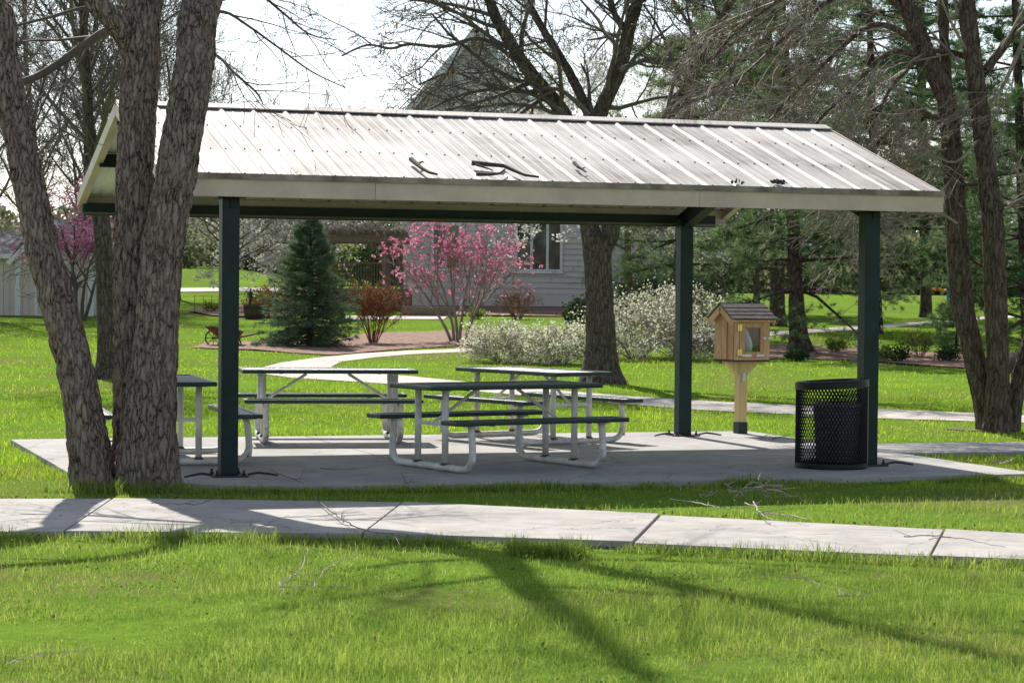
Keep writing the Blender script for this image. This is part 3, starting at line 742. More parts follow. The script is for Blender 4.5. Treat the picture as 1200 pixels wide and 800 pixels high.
# ribbed roof sheets: profile along e, extruded down the slope; separate object axes so dirt runs with the slope
def roof_sheet(front):
    prof = []; e = -A_; pitch = 0.3048; k = 0
    w2 = W_ + A_
    while e < w2:
        x = e
        for dx, dz in ((0, 0), (0.026, 0.016), (0.042, 0.016), (0.068, 0), (0.126, 0), (0.136, 0.0018), (0.148, 0.0018), (0.158, 0), (0.212, 0), (0.222, 0.0018), (0.234, 0.0018), (0.244, 0)):
            if x + dx <= w2: prof.append((x + dx, dz))
        e += pitch
    prof.append((w2, 0))
    n0, n1 = (-B_ - 0.02, D_ / 2 - 0.004) if front else (D_ + B_ + 0.02, D_ / 2 + 0.004)
    z0, z1 = T_EAVE - 0.02 * SL + 0.006, RZ_ - 0.004 * SL - 0.006
    nu = 24; L = math.hypot(n1 - n0, z1 - z0)
    V = []; F = []; mi = []
    # local frame: x along e, y up the slope, z off the sheet
    for layer in (0, 1):
        for j in range(nu + 1):
            for (e_, dz) in prof:
                V.append((e_ - W_ / 2, L * j / nu, dz - 0.004 * layer + 0.0008 * math.sin(e_ * 3.1 + j)))
    npf = len(prof); lay = npf * (nu + 1)
    for layer in (0, 1):
        for j in range(nu):
            for i in range(npf - 1):
                a = layer * lay + j * npf + i
                f = (a, a + 1, a + npf + 1, a + npf)
                F.append(f if layer == 0 else f[::-1]); mi.append(layer)
    for i in range(npf - 1):
        F.append((i, lay + i, lay + i + 1, i + 1)); mi.append(0)
    me = bpy.data.meshes.new('roof_panel'); me.from_pydata(V, [], F); me.polygons.foreach_set('material_index', mi); me.update()
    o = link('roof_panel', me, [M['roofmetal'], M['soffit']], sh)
    base = S(W_ / 2, n0, z0); upv = (S(0, n1, z1) - S(0, n0, z0)).normalized()
    xv = EV if front else EV
    zv = xv.cross(upv)
    if zv.z < 0:
        xv = -xv; zv = -zv
    mw = Matrix((( xv.x, upv.x, zv.x, base.x), (xv.y, upv.y, zv.y, base.y), (xv.z, upv.z, zv.z, base.z), (0, 0, 0, 1)))
    o.matrix_parent_inverse = Matrix.Identity(4)
    o.matrix_basis = Matrix.Translation(-ORIG[sh]) @ mw
    # screw heads in rows
    return o, base, xv, upv, zv, L
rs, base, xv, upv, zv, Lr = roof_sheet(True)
mb = MB()
for j in (0.03, 0.36, 0.7):
    for k in range(24):
        for dx in (0.09, 0.26):
            c = base + xv * (-A_ - W_ / 2 + k * 0.3048 + dx) + upv * (Lr * j + random.uniform(-0.015, 0.015)) + zv * 0.004
            if abs((c - base).dot(xv)) < (W_ / 2 + A_ - 0.03): mb.box(c, (0.013, 0.013, 0.01), ax=(xv, upv, zv))
so_ = mb.build('roof_screw', M['oldwood'], sh); so_['kind'] = 'stuff'
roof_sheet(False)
# ridge cap
mb = MB()
for sgn in (1, -1):
    u = (NV * (-sgn) + Vector((0, 0, -SL))).normalized()
    a0, a1 = S(-A_ - 0.01, D_ / 2, RZ_ + 0.024), S(W_ + A_ + 0.01, D_ / 2, RZ_ + 0.024)
    b0, b1 = a0 + u * 0.16, a1 + u * 0.16
    c0, c1 = b0 + Vector((0, 0, -0.012)), b1 + Vector((0, 0, -0.012))
    mb.add([a0, a1, b1, b0, c1, c0], [(0, 3, 2, 1) if sgn > 0 else (0, 1, 2, 3), (3, 5, 4, 2)])
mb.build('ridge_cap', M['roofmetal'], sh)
# fascias, drip edges and rake trims
for n, s in ((-B_, -1), (D_ + B_, 1)):
    mb = MB()
    for (e0, e1) in ((-A_, 1.2), (1.204, 4.2), (4.204, W_ + A_)):
        mb.box(S((e0 + e1) / 2, n + s * 0.006, H_ + (F_ - 0.012) / 2), (e1 - e0, 0.012, F_ - 0.012), ax=(EV, NV, ZV))
        mb.box(S((e0 + e1) / 2, n - s * 0.035, H_ + 0.004), (e1 - e0, 0.07, 0.006), ax=(EV, NV, ZV))
    fa = mb.build('fascia', M['tan'], sh)
    mb = MB()
    mb.box(S(W_ / 2, n + s * 0.03, T_EAVE - 0.004), (W_ + 2 * A_ + 0.01, 0.016, 0.05), ax=(EV, NV, ZV))
    mb.build('drip_edge', M['drip'], sh)
for e, s in ((-A_, -1), (W_ + A_, 1)):
    for f in (True, False):
        n0, n1 = (-B_, D_ / 2) if f else (D_ + B_, D_ / 2)
        p0, p1 = S(e, n0, T_EAVE - 0.055), S(e, n1, RZ_ - 0.055)
        d = (p1 - p0); L = d.length; d.normalize(); up = EV.cross(d) if EV.cross(d).z > 0 else d.cross(EV)
        mb = MB(); mb.box((p0 + p1) / 2 + EV * s * 0.007, (L, 0.014, 0.12), ax=(d, EV, up))
        mb.box((p0 + p1) / 2 - EV * s * 0.03 - up * 0.057, (L, 0.06, 0.006), ax=(d, EV, up))
        mb.build('rake_trim', M['tan'], sh)
# purlins (C sections) and rafters
for n in (-B_ + 0.075, 0.95, D_ / 2 - 0.16, D_ / 2 + 0.16, D_ - 0.95, D_ + B_ - 0.075):
    mb = MB(); z = roof_z(n) - 0.012
    eave = n < 0 or n > D_
    zc, hh = ((H_ + 0.105, 0.09) if n < 0 else (H_ + 0.032, 0.13)) if eave else (z - 0.07, 0.13)
    mb.box(S(W_ / 2 - 0.07, n, zc), (W_ + 2 * A_ - 0.2, 0.05, hh), ax=(EV, NV, ZV))
    mb.box(S(W_ / 2 - 0.07, n + (0.03 if n < D_ / 2 else -0.03), zc - hh / 2 + 0.004), (W_ + 2 * A_ - 0.2, 0.1, 0.006), ax=(EV, NV, ZV))
    if eave: mb.box(S(W_ / 2 - 0.07, n + (-0.028 if n > 0 else 0.028), zc - hh / 2 + 0.018), (W_ + 2 * A_ - 0.2, 0.005, 0.034), ax=(EV, NV, ZV), mi=1)  # lower lip of the eave beams, coloured as lit by bounce
    mb.build('purlin', [M['beam'], M['lit_flange']], sh)
for e in (0, W_):
    for f in (True, False):
        n0, n1 = (-0.1, D_ / 2 - 0.003) if f else (D_ + 0.1, D_ / 2 + 0.003)
        p0, p1 = S(e, n0, roof_z(n0) - 0.24), S(e, n1, roof_z(n1) - 0.24)
        d = (p1 - p0); L = d.length; d.normalize(); up = EV.cross(d) if EV.cross(d).z > 0 else d.cross(EV)
        mb = MB(); c = (p0 + p1) / 2
        mb.box(c, (L, 0.012, 0.15), ax=(d, EV, up)); mb.box(c + up * 0.081, (L, 0.12, 0.011), ax=(d, EV, up)); mb.box(c - up * 0.081, (L, 0.12, 0.011), ax=(d, EV, up))
        mb.build('rafter', M['beam'], sh)

# dead branches lying on the roof
def on_roof(px, py, lift=0.05):
    a, b = ray(px, py); o = Vector((0, 0, CH)); d = Vector((a, 1, b)); nrm = zv
    t = (base - o).dot(nrm) / d.dot(nrm)
    return o + d * t + nrm * lift
def dead_branch(name, paths, label, m, cat='branch', group='dead branches lying on the roof'):
    mb = MB(); first = None
    for P, r in paths:
        if first is None: first = P[0]
        n = len(P); mb.tube(P, [r * (1 - 0.6 * i / (n - 1)) for i in range(n)], 7)
    o = mb.build(name, m); return tag(o, label, cat, group)
dead_branch('dead_branch', [([on_roof(*p) for p in ((552, 197.5), (570, 199), (590, 201), (603, 207), (615, 212), (631, 214))], 0.024), ([on_roof(*p) for p in ((556, 199), (568, 203), (577, 206))], 0.012), ([on_roof(*p) for p in ((558, 211), (575, 211), (584, 210), (591, 205))], 0.018)], 'longest dark dead branch with a fork lying at the middle of the eave', M['deadbark'])
dead_branch('dead_branch', [([on_roof(*p) for p in ((481, 193), (488, 199), (494, 204), (503, 209), (512, 211))], 0.022), ([on_roof(*p) for p in ((488, 199), (494, 196), (496, 197))], 0.011)], 'dead branch piece lying on the roof, leftmost of the three', M['deadbark'])
dead_branch('dead_branch', [([on_roof(*p) for p in ((672, 197), (677, 202), (682, 205), (686, 208))], 0.018), ([on_roof(*p) for p in ((680, 204), (685, 203))], 0.009)], 'shortest dead stick lying on the roof, rightmost of the three', M['deadbark'])
rg = np.random.default_rng(5)
for (px, py, n, lab) in ((913, 217.5, 40, 'little dark clump of dead leaves near the right end of the eave'), (864, 217.5, 9, 'scatter of dead leaf scraps on the roof left of the leaf clump')):
    C = np.array([on_roof(px + rg.normal() * 5, py + rg.normal() * 1.0, 0.02 + 0.03 * rg.random()) for _ in range(n)])
    V, F = leaves(C, 0.045, rg, 0.7); tag(np_obj('leaf_clump', V, F, M['deadbark']), lab, 'dead leaves')

# ------------------------------------------------------------------ picnic tables
def slab_mb(lx, ly, z, t):
    """coated expanded metal top: a rolled rim round a finely perforated sheet"""
    rimb = MB(); r = t / 2
    hx, hy = lx / 2, ly / 2
    for s in (-1, 1):
        rimb.box((0, s * (hy - r), z), (lx, t, t)); rimb.box((s * (hx - r), 0, z), (t, ly - 2 * t, t))
    sheet = MB(); nx_, ny_ = int(lx / 0.05), max(3, int(ly / 0.05))
    px_, py_ = (lx - 2 * t) / nx_, (ly - 2 * t) / ny_
    zt = z + t / 2 - 0.012
    wq = 0.034
    prof = ((-wq / 2, -0.003), (-wq / 2, 0), (-wq / 4, 0.0033), (wq / 4, 0.0033), (wq / 2, 0), (wq / 2, -0.003))
    for i in range(nx_ + 1):
        x = -hx + t + i * px_; sheet.prism([(x + a, -hy + t, zt + b) for a, b in prof], (0, ly - 2 * t, 0))
    for j in range(1, ny_):
        y = -hy + t + j * py_; sheet.prism([(-hx + t, y + a, zt + 0.0012 + b) for a, b in prof], (lx - 2 * t, 0, 0))
    for k in (-0.28, 0.28):
        sheet.box((k * lx, 0, zt - 0.02), (0.03, ly - 2 * t, 0.03))
    return rimb, sheet
def bend(P, rad, n=6):
    """round the corners of a polyline"""
    out = [Vector(P[0])]
    for i in range(1, len(P) - 1):
        p, a, b = Vector(P[i]), Vector(P[i - 1]), Vector(P[i + 1])
        u, v = (a - p).normalized(), (b - p).normalized()
        for k in range(n + 1):
            t = k / n; q0 = p + u * rad * (1 - t); q1 = p + v * rad * t
            out.append(q0 * (1 - t) + q1 * t)
    out.append(Vector(P[-1])); return out
def make_table(label):
    t = thing('picnic_table', label, 'picnic table', group='green topped picnic tables under the shelter')
    rm, st = slab_mb(1.83, 0.74, 0.735, 0.042)
    o = rm.build('tabletop', M['tgr'], t, world=False, bevel=0.012); st.build('mesh_panel', M['tgrid'], o, world=False)
    for s in (-1, 1):
        rm, st = slab_mb(1.83, 0.26, 0.445, 0.04)
        for b in (rm, st): b.v = [(x, y + s * 0.655, z) for x, y, z in b.v]
        o = rm.build('seat', M['tgr'], t, world=False, bevel=0.011); st.build('mesh_panel', M['tgrid'], o, world=False)
    for s in (-1, 1):
        x = s * 0.69; r = 0.031
        mb = MB()
        mb.tube(bend([(x, -0.66, 0.42), (x, -0.70, 0.22), (x, -0.68, r), (x, 0.68, r), (x, 0.70, 0.22), (x, 0.66, 0.42)], 0.15), r, 12)
        o = mb.build('base_frame', M['tfr'], t, world=False, smooth=True)
        for q in (-1, 1):
            mb = MB(); mb.tube([(x, q * 0.235, 0.05), (x, q * 0.235, 0.70)], 0.03, 12)
            mb.build('leg', M['tfr'], t, world=False, smooth=True)
            mb = MB(); mb.tube([(x, q * 0.235, 0.064), (x, q * 0.235, 0.072)], 0.0345, 12); mb.box((x, q * 0.235, 0.058), (0.075, 0.075, 0.008)); mb.build('foot_clamp', M['iron'], o, world=False)
            mb = MB(); mb.box((x, q * 0.655, 0.415), (0.035, 0.2, 0.018)); mb.build('seat_bracket', M['tfr'], t, world=False)
        mb = MB(); mb.box((x, 0, 0.41), (0.03, 0.53, 0.035)); mb.build('crossbar', M['tfr'], t, world=False, bevel=0.004)
        mb = MB(); mb.tube([(x - s * 0.02, 0.0, 0.415), (s * 0.22, 0.0, 0.70)], 0.0155, 8); mb.box((s * 0.2, 0, 0.705), (0.09, 0.04, 0.008)); mb.build('brace', M['tfr'], t, world=False)
        mb = MB(); mb.box((x, 0, 0.707), (0.04, 0.6, 0.012)); mb.build('top_bracket', M['tfr'], t, world=False)
    return t
def copy_tree(o, parent=None):
    c = o.copy(); COL.objects.link(c)
    if parent is not None: c.parent = parent
    for ch in list(o.children): copy_tree(ch, c)
    return c
TABLES = [((-0.13, 20.88), 33, 'picnic table nearest the sidewalk, standing in the roof shade'),
          ((0.22, 24.62), 126, 'picnic table with sunlit pale top, second one behind the nearest'),
          ((-1.94, 24.28), 10, 'picnic table turned side on beside the left post, long edge facing'),
          ((-3.22, 21.35), 105, 'picnic table partly hidden behind the rough double trunk and green post')]
proto = make_table(TABLES[0][2])
for i, ((x, y), a, lab) in enumerate(TABLES):
    t = proto if i == 0 else copy_tree(proto)
    t.location = (x, y, 0.002); t.rotation_euler = (0, 0, R(a)); t['label'] = lab

# ------------------------------------------------------------------ litter bin
CX, CY, CR = 2.945, 21.17, 0.318
tr = thing('trash_receptacle', 'round black expanded metal trash receptacle beside the right post', 'trash can', (CX, CY, 0))
mb = MB(); cols, z0, z1 = 62, 0.05, 0.72
rows = 23; hgt = (z1 - z0) / rows; da = PI / cols
for sgn in (-1, 1):
    for k in range(cols):
        P = []
        for j in range(rows + 1):
            # strands zigzag between neighbouring columns: diamond openings
            a = 2 * PI * k / cols + sgn * (da if j % 2 else 0) * 0.92
            P.append((CX + CR * math.cos(a), CY + CR * math.sin(a), z0 + hgt * j))
        mb.tube(P, 0.0052, 4, cap=False)
mb.build('mesh_cage', M['black'], tr)
mb = MB(); mb.lathe([(CR - 0.03, 0.012), (CR + 0.016, 0.012), (CR + 0.016, 0.05), (CR - 0.004, 0.052), (CR - 0.03, 0.04)], (CX, CY, 0), 48); mb.lathe([(0.001, 0.014), (CR - 0.03, 0.014)], (CX, CY, 0), 48)
mb.build('base_ring', M['black'], tr, smooth=False)
tilt = Matrix.Rotation(R(-3.5), 3, 'Y')
mb = MB(); mb.lathe([(CR - 0.075, 0.0), (CR - 0.07, 0.045), (CR + 0.012, 0.045), (CR + 0.02, 0.035), (CR + 0.02, -0.022), (CR - 0.002, -0.024), (CR - 0.075, 0.0)], (CX, CY, 0.755), 48, tilt=tilt)
mb.build('lid_ring', M['black'], tr)
for a in (R(-14), R(166)):
    mb = MB(); c = Vector((CX + (CR + 0.004) * math.cos(a), CY + (CR + 0.004) * math.sin(a), 0.39))
    u = Vector((math.cos(a), math.sin(a), 0)); v = Vector((-math.sin(a), math.cos(a), 0))
    mb.box(c, (0.02, 0.1 if a < 0 else 0.035, 0.7), ax=(u, v, ZV)); mb.build('upright_strap', M['black'], tr)
for k in range(4):
    a = R(45 + 90 * k); mb = MB(); mb.tube([(CX + 0.27 * math.cos(a), CY + 0.27 * math.sin(a), 0.0), (CX + 0.27 * math.cos(a), CY + 0.27 * math.sin(a), 0.02)], 0.025, 10); mb.build('foot', M['black'], tr)
mb = MB(); mb.lathe([(0.01, 0.06), (0.185, 0.06), (0.215, 0.56), (0.228, 0.565), (0.228, 0.585), (0.205, 0.585), (0.175, 0.08), (0.01, 0.075)], (CX + 0.05, CY + 0.02, 0), 40)
tag(mb.build('bin_liner', M['liner'], smooth=True), 'dark grey plastic bin standing inside the black mesh cage', 'bin')

# ------------------------------------------------------------------ little library box
LB = flat(867.5, 507.5)
lib = thing('little_library', 'small cedar book exchange box with shingled roof on a wooden post', 'library box', (LB.x, LB.y, 0))
al = R(26); fx_ = Vector((math.cos(al), math.sin(al), 0)); fn = Vector((math.sin(al), -math.cos(al), 0))   # along the door face / out of it
def Lb(u, v, z): return Vector((LB.x, LB.y, 0)) + fx_ * u + fn * v + ZV * z
LA = (fx_, fn, ZV)
mb = MB(); mb.box(Lb(0, 0, 0.475), (0.105, 0.105, 0.69), ax=LA); po = mb.build('post', M['pine_wood'], lib, bevel=0.006)
mb = MB(); mb.box(Lb(0, 0, 0.065), (0.118, 0.118, 0.13), ax=LA); mb.box(Lb(0, 0.0615, 0.1), (0.1, 0.006, 0.012), ax=LA); mb.box(Lb(0, 0.0615, 0.035), (0.1, 0.006, 0.012), ax=LA); mb.build('sleeve', M['sleeve'], lib, bevel=0.003)
for s in (-1, 1):
    mb = MB(); mb.prism([Lb(s * 0.056, 0.045, 0.818), Lb(s * 0.2, 0.045, 0.818), Lb(s * 0.2, 0.045, 0.8), Lb(s * 0.056, 0.045, 0.66)], fn * -0.09); mb.build('gusset', M['pine_wood'], lib)
BW, BD, BZ0, BZ1 = 0.46, 0.42, 0.84, 1.30
mb = MB(); mb.box(Lb(0, 0, 0.829), (BW + 0.02, BD + 0.02, 0.02), ax=LA); mb.build('floor_board', M['deadbark'], lib)
def RZb(v): return 1.455 - abs(v + 0.0) * 0.62
for s in (-1, 1):   # gabled side walls made of vertical boards
    mb = MB(); vv = [-BD / 2, -0.06, 0.07, BD / 2]
    for a, b in zip(vv[:-1], vv[1:]):
        a2, b2 = a + 0.002, b - 0.002
        poly = [Lb(s * (BW / 2 - 0.018), a2, BZ0), Lb(s * (BW / 2 - 0.018), b2, BZ0), Lb(s * (BW / 2 - 0.018), b2, RZb(b2) - 0.02)]
        if a2 < 0 < b2: poly.append(Lb(s * (BW / 2 - 0.018), 0, RZb(0) - 0.02))
        poly.append(Lb(s * (BW / 2 - 0.018), a2, RZb(a2) - 0.02))
        mb.prism(poly, fx_ * s * 0.018)
    for v in (BD / 2 - 0.02, 0.055): mb.box(Lb(s * (BW / 2 + 0.008), v, (BZ0 + BZ1) / 2 - 0.005), (0.014, 0.045, BZ1 - BZ0 - 0.03), ax=LA)
    mb.build('side_wall', M['cedar'], lib)
mb = MB(); mb.box(Lb(0, -BD / 2 + 0.01, (BZ0 + BZ1) / 2), (BW - 0.045, 0.02, BZ1 - BZ0), ax=LA); mb.build('back_wall', M['cedar'], lib)
mb = MB()
mb.box(Lb(-BW / 2 + 0.03, BD / 2 + 0.008, 1.07), (0.06, 0.016, 0.46), ax=LA); mb.box(Lb(BW / 2 - 0.03, BD / 2 + 0.008, 1.07), (0.06, 0.016, 0.46), ax=LA)
mb.box(Lb(0, BD / 2 + 0.008, 1.283), (BW - 0.124, 0.016, 0.034), ax=LA); mb.box(Lb(0, BD / 2 + 0.008, 0.853), (BW - 0.124, 0.016, 0.026), ax=LA)
mb.build('front_frame', M['cedar2'], lib, bevel=0.002)
door = MB(); dw, d0, d1 = 0.335, 0.869, 1.263
door.box(Lb(-dw / 2 + 0.035, BD / 2 + 0.012, (d0 + d1) / 2), (0.07, 0.022, d1 - d0), ax=LA); door.box(Lb(dw / 2 - 0.03, BD / 2 + 0.012, (d0 + d1) / 2), (0.06, 0.022, d1 - d0), ax=LA)
door.box(Lb(0.005, BD / 2 + 0.012, d1 - 0.03), (dw - 0.132, 0.022, 0.06), ax=LA); door.box(Lb(0.005, BD / 2 + 0.012, d0 + 0.032), (dw - 0.132, 0.022, 0.064), ax=LA)
dr = door.build('door', M['cedar'], lib, bevel=0.002)
mb = MB(); mb.box(Lb(0.005, BD / 2 + 0.006, (d0 + d1) / 2), (dw - 0.134, 0.004, d1 - d0 - 0.124), ax=LA); mb.build('pane', M['glass'], dr)
for z in (1.205, 0.925):
    mb = MB(); mb.box(Lb(-dw / 2 + 0.0, BD / 2 + 0.027, z), (0.058, 0.005, 0.075), ax=LA); mb.tube([Lb(-dw / 2, BD / 2 + 0.03, z - 0.038), Lb(-dw / 2, BD / 2 + 0.03, z + 0.038)], 0.006, 8); mb.build('hinge', M['brass'], dr)
for u, wd in ((-0.07, 0.12), (0.11, 0.1)):
    mb = MB(); mb.box(Lb(u, BD / 2 + 0.0255, d0 + 0.022), (wd, 0.004, 0.026), ax=LA); lb_ = mb.build('notice_strip', M['white'], dr)
mb = MB(); mb.box(Lb(0.19, BD / 2 + 0.0275, 1.085), (0.1, 0.008, 0.022), ax=LA); mb.tube([Lb(0.2, BD / 2 + 0.03, 1.085), Lb(0.2, BD / 2 + 0.045, 1.085)], 0.01, 8); mb.build('latch', M['steel'], lib)
mb = MB(); mb.box(Lb(0, 0.062, 0.64), (0.045, 0.016, 0.1), ax=LA); mb.box(Lb(0, 0.073, 0.655), (0.022, 0.01, 0.04), ax=LA); lk_ = mb.build('lockbox', M['steel'], lib, bevel=0.004)
# roof: two slopes of stepped shingle courses, and bargeboards
for s in (-1, 1):
    mb = MB(); v1 = 0.262; sl = Vector(fn) * s + ZV * -0.62; sl.normalize()
    nrm = fx_.cross(sl); nrm = nrm if nrm.z > 0 else -nrm
    L = v1 / (math.cos(math.atan(0.62))); k = 4
    for i in range(k):
        a = Lb(0, 0, 1.462) + sl * (L * (i + 0.5) / k) + nrm * (0.012 - 0.0 * i)
        tl = Vector(sl) + nrm * 0.06; tl.normalize()
        mb.box(a, (BW + 0.13, L / k + 0.028, 0.011), ax=(fx_, tl, fx_.cross(tl)))
    mb.build('roof', M['shingle'], lib)
    mb = MB(); mb.box(Lb(0, 0, 1.452) + sl * (L / 2 + 0.01) - nrm * 0.008, (BW + 0.11, L, 0.018), ax=(fx_, sl, nrm)); mb.build('roof_board', M['cedar2'], lib)
    for e in (-1, 1):
        mb = MB(); mb.box(Lb(e * (BW / 2 + 0.05), 0, 1.44) + sl * (L / 2) - nrm * 0.02, (0.018, L + 0.01, 0.07), ax=(fx_, sl, nrm)); mb.build('bargeboard', M['cedar2'], lib)
mb = MB(); P = []
for k in range(9):
    t = k / 8; P.append((-0.08 + 0.02 * math.sin(t * 3), 0.12 + 0.03 * math.sin(t * 5), 0.91 + 0.3 * t))
rows_ = []
for u, v, z in P:
    rows_.append([Lb(u + 0.11 * j / 5 * (1 - 0.25 * (z - 0.91) / 0.3), v + 0.04 * math.sin(j * 0.9 + z * 4), z) for j in range(6)])
V = [p for r_ in rows_ for p in r_]; F = [(i * 6 + j, i * 6 + j + 1, (i + 1) * 6 + j + 1, (i + 1) * 6 + j) for i in range(8) for j in range(5)]
mb.add(V, F); pp = mb.build('curled_paper', M['paper'], smooth=True)
sd = pp.modifiers.new('thickness', 'SOLIDIFY'); sd.thickness = 0.002
tag(pp, 'curled white paper standing behind the glass of the cedar box', 'paper')
mb = MB(); mb.tube([Lb(0.0, 0.17, 0.97), Lb(0.06, 0.18, 1.0), Lb(0.11, 0.16, 1.01)], 0.005, 5); mb.tube([Lb(0.06, 0.18, 1.0), Lb(0.12, 0.19, 1.03)], 0.004, 5)
tag(mb.build('dry_stem', M['dry']), 'pale dry stem lying behind the glass of the cedar box', 'stem')
# ------------------------------------------------------------------ the rough barked trees at the left
def bark_trunk(name, path, rad, m, parent, around=110, step=0.022, amp=0.022, flare=0.0, fz=0.5, seed=0.0, vs_=20.0, zs=3.6):
    P, r = smooth_path(path, rad, 10)
    P = np.array(P); r = np.array(r)
    Sx = np.concatenate([[0], np.cumsum(np.linalg.norm(np.diff(P, axis=0), axis=1))])
    s = np.arange(0, Sx[-1], step); n = len(s)
    Q = np.stack([np.interp(s, Sx, P[:, j]) for j in range(3)], 1); rr = np.interp(s, Sx, r)
    T = np.gradient(Q, axis=0); T /= np.linalg.norm(T, axis=1)[:, None]
    A = np.array([1.0, 0, 0]) - T * T[:, :1]; A /= np.linalg.norm(A, axis=1)[:, None]; B = np.cross(T, A)
    V = np.empty((n, around, 3)); w = np.arange(around) * 2 * PI / around
    for i in range(n):
        base = rr[i]
        for k in range(around):
            c, sn = math.cos(w[k]), math.sin(w[k])
            d = A[i] * c + B[i] * sn
            q = Vector((d[0] * base * vs_ + seed, d[1] * base * vs_, Q[i][2] * zs))
            q += noise.noise_vector(q * 0.7) * 0.6 + noise.noise_vector(q * 0.22) * 0.9
            ds = noise.voronoi(q)[0]
            e = min(ds[1] - ds[0], 0.32) / 0.32
            f = noise.fractal(q * 2.3, 1.0, 2.0, 4)
            lump = noise.noise(Vector((c * 1.3 + seed, sn * 1.3, Q[i][2] * 0.9))) * 0.06
            fl = flare * math.exp(-max(s[i], 0) / fz) * (1 + 0.35 * math.cos(3 * w[k] + seed) + 0.25 * math.cos(5 * w[k] + 2 * seed))
            V[i, k] = Q[i] + d * (base * (1 + lump) + fl + amp * (e - 0.6) + 0.012 * f)
    i = np.arange(n - 1)[:, None] * around; k = np.arange(around)[None, :]; k2 = (k + 1) % around
    F = np.stack([i + k, i + k2, i + around + k2, i + around + k], -1).reshape(-1, 4)
    return np_obj(name, V.reshape(-1, 3), F, m, parent, True)

CFG_L = dict(n=[6, 5, 4], ratio=0.55, ang=42, wob=0.10, sag=0.02, up=0.03, rmin=0.0035)
rg = np.random.default_rng(21)
t1 = thing('twin_stem_tree', 'large rough barked tree with two upright stems in front of the shelter', 'tree', (-2.95, 18.9, -0.05))
pR, rR = stem([(172, 582, 76), (173, 566, 74), (175, 500, 64), (183, 400, 54), (190, 300, 51), (203, 225, 50), (215, 150, 49), (228, 75, 49), (237, 0, 48)], [18.72, 18.72, 18.72, 18.72, 18.73, 18.74, 18.8, 18.95, 19.2])
ext = [S(0.15, 0.25, 4.95), S(0.45, 0.3, 5.9), S(0.15, 0.4, 7.6), S(-0.3, 0.3, 10.2)]  # unseen top, bent right so its shadow band falls on the lawn
rR = [q * 0.92 for q in rR]
bark_trunk('trunk', pR + ext, rR + [0.165, 0.14, 0.11, 0.06], M['bark_near'], t1, amp=0.017, flare=0.055, seed=1.3)
pM, rM = stem([(152, 580, 44), (151, 560, 42), (152, 400, 41), (153, 300, 44), (157, 220, 47), (160, 150, 48), (165, 75, 49), (170, 0, 48)], [18.98, 18.98, 18.99, 19.02, 19.06, 19.12, 19.18, 19.22])
extM = [S(-0.3, 0.35, 5.0), S(0.75, 0.3, 6.1), S(1.5, 0.4, 10.4)]  # unseen top of the second stem, shaped to cast the other shadow band
rM = [q * 0.88 for q in rM]
bark_trunk('trunk', pM + extM, rM + [0.15, 0.12, 0.06], M['bark_near'], t1, amp=0.017, flare=0.02, seed=7.9)
pB, rB = stem([(154, 56, 24), (141, 36, 25), (127, 18, 25), (108, -6, 25)], [19.15, 19.05, 19.0, 18.95])
eB = [Vector((-4.0, 18.9, 4.9)), Vector((-5.2, 18.8, 5.6)), Vector((-6.8, 18.8, 6.6))]  # unseen reach, turned left to carry its shadow out of frame
bark_trunk('limb', pB + eB, rB + [0.08, 0.06, 0.035], M['bark_near'], t1, around=48, amp=0.016, seed=3.3)
nb = NB(); tips = []
for P, r, k in ((pR[-1:] + ext, [0.17, 0.165, 0.14, 0.11, 0.06], 7), (pM[-1:] + extM, [0.16, 0.15, 0.12, 0.06], 6), (pB[-1:] + eB, [0.09, 0.08, 0.06, 0.035], 2)):
    along(P, r, nb, k, 0.25, 1.0, 2.2, CFG_L, rg, tips, rs=0.35)
# the two low twigs reaching out at the right of the stem, and the low branch at the left
for px_, w_, Y_ in (([(232, 20, 6), (262, 14, 4), (290, 30, 3.2), (325, 55, 2.6), (365, 84, 2), (405, 103, 1.2)], 1, 19.8), ([(250, 2, 5), (300, -6, 4), (330, 14, 3), (362, 40, 2.2), (395, 47, 1.2)], 1, 20.0), ([(222, 50, 4), (255, 66, 3.6), (275, 86, 3.0), (300, 108, 2.6), (308, 122, 1.4)], 1, 19.7)):
    P, r = stem(px_, Y_); P, r = smooth_path(P, r, 4)
    nb.tube(np.array([tuple(p) for p in P]), np.array(r), 6)
    along(P, r, nb, 8, 0.2, 1.0, 0.55, dict(n=[3], ratio=0.5, ang=35, wob=0.16, sag=0.03, up=0.0, rmin=0.0025), rg, tips, rs=0.6)
P, r = stem([(152, 28, 13), (126, 36, 11), (100, 52, 10), (70, 74, 9.5), (45, 89, 9), (28, 95, 8), (2, 104, 7), (-30, 112, 5)], 19.35)
P, r = smooth_path(P, r, 5); nb.tube(np.array([tuple(p) for p in P]), np.array(r), 10)
along(P, r, nb, 9, 0.15, 0.95, 0.8, dict(n=[4, 3], ratio=0.5, ang=50, wob=0.14, sag=0.03, up=0.0, rmin=0.003), rg, tips, bias=(0, 0, -0.5), rs=0.45)
P, r = stem([(165, 12, 6), (130, 8, 5), (95, 10, 4.5), (60, 20, 4), (20, 30, 3)], 19.4)
P, r = smooth_path(P, r, 5); nb.tube(np.array([tuple(p) for p in P]), np.array(r), 6)
nb.build('crown', M['twig'], t1)

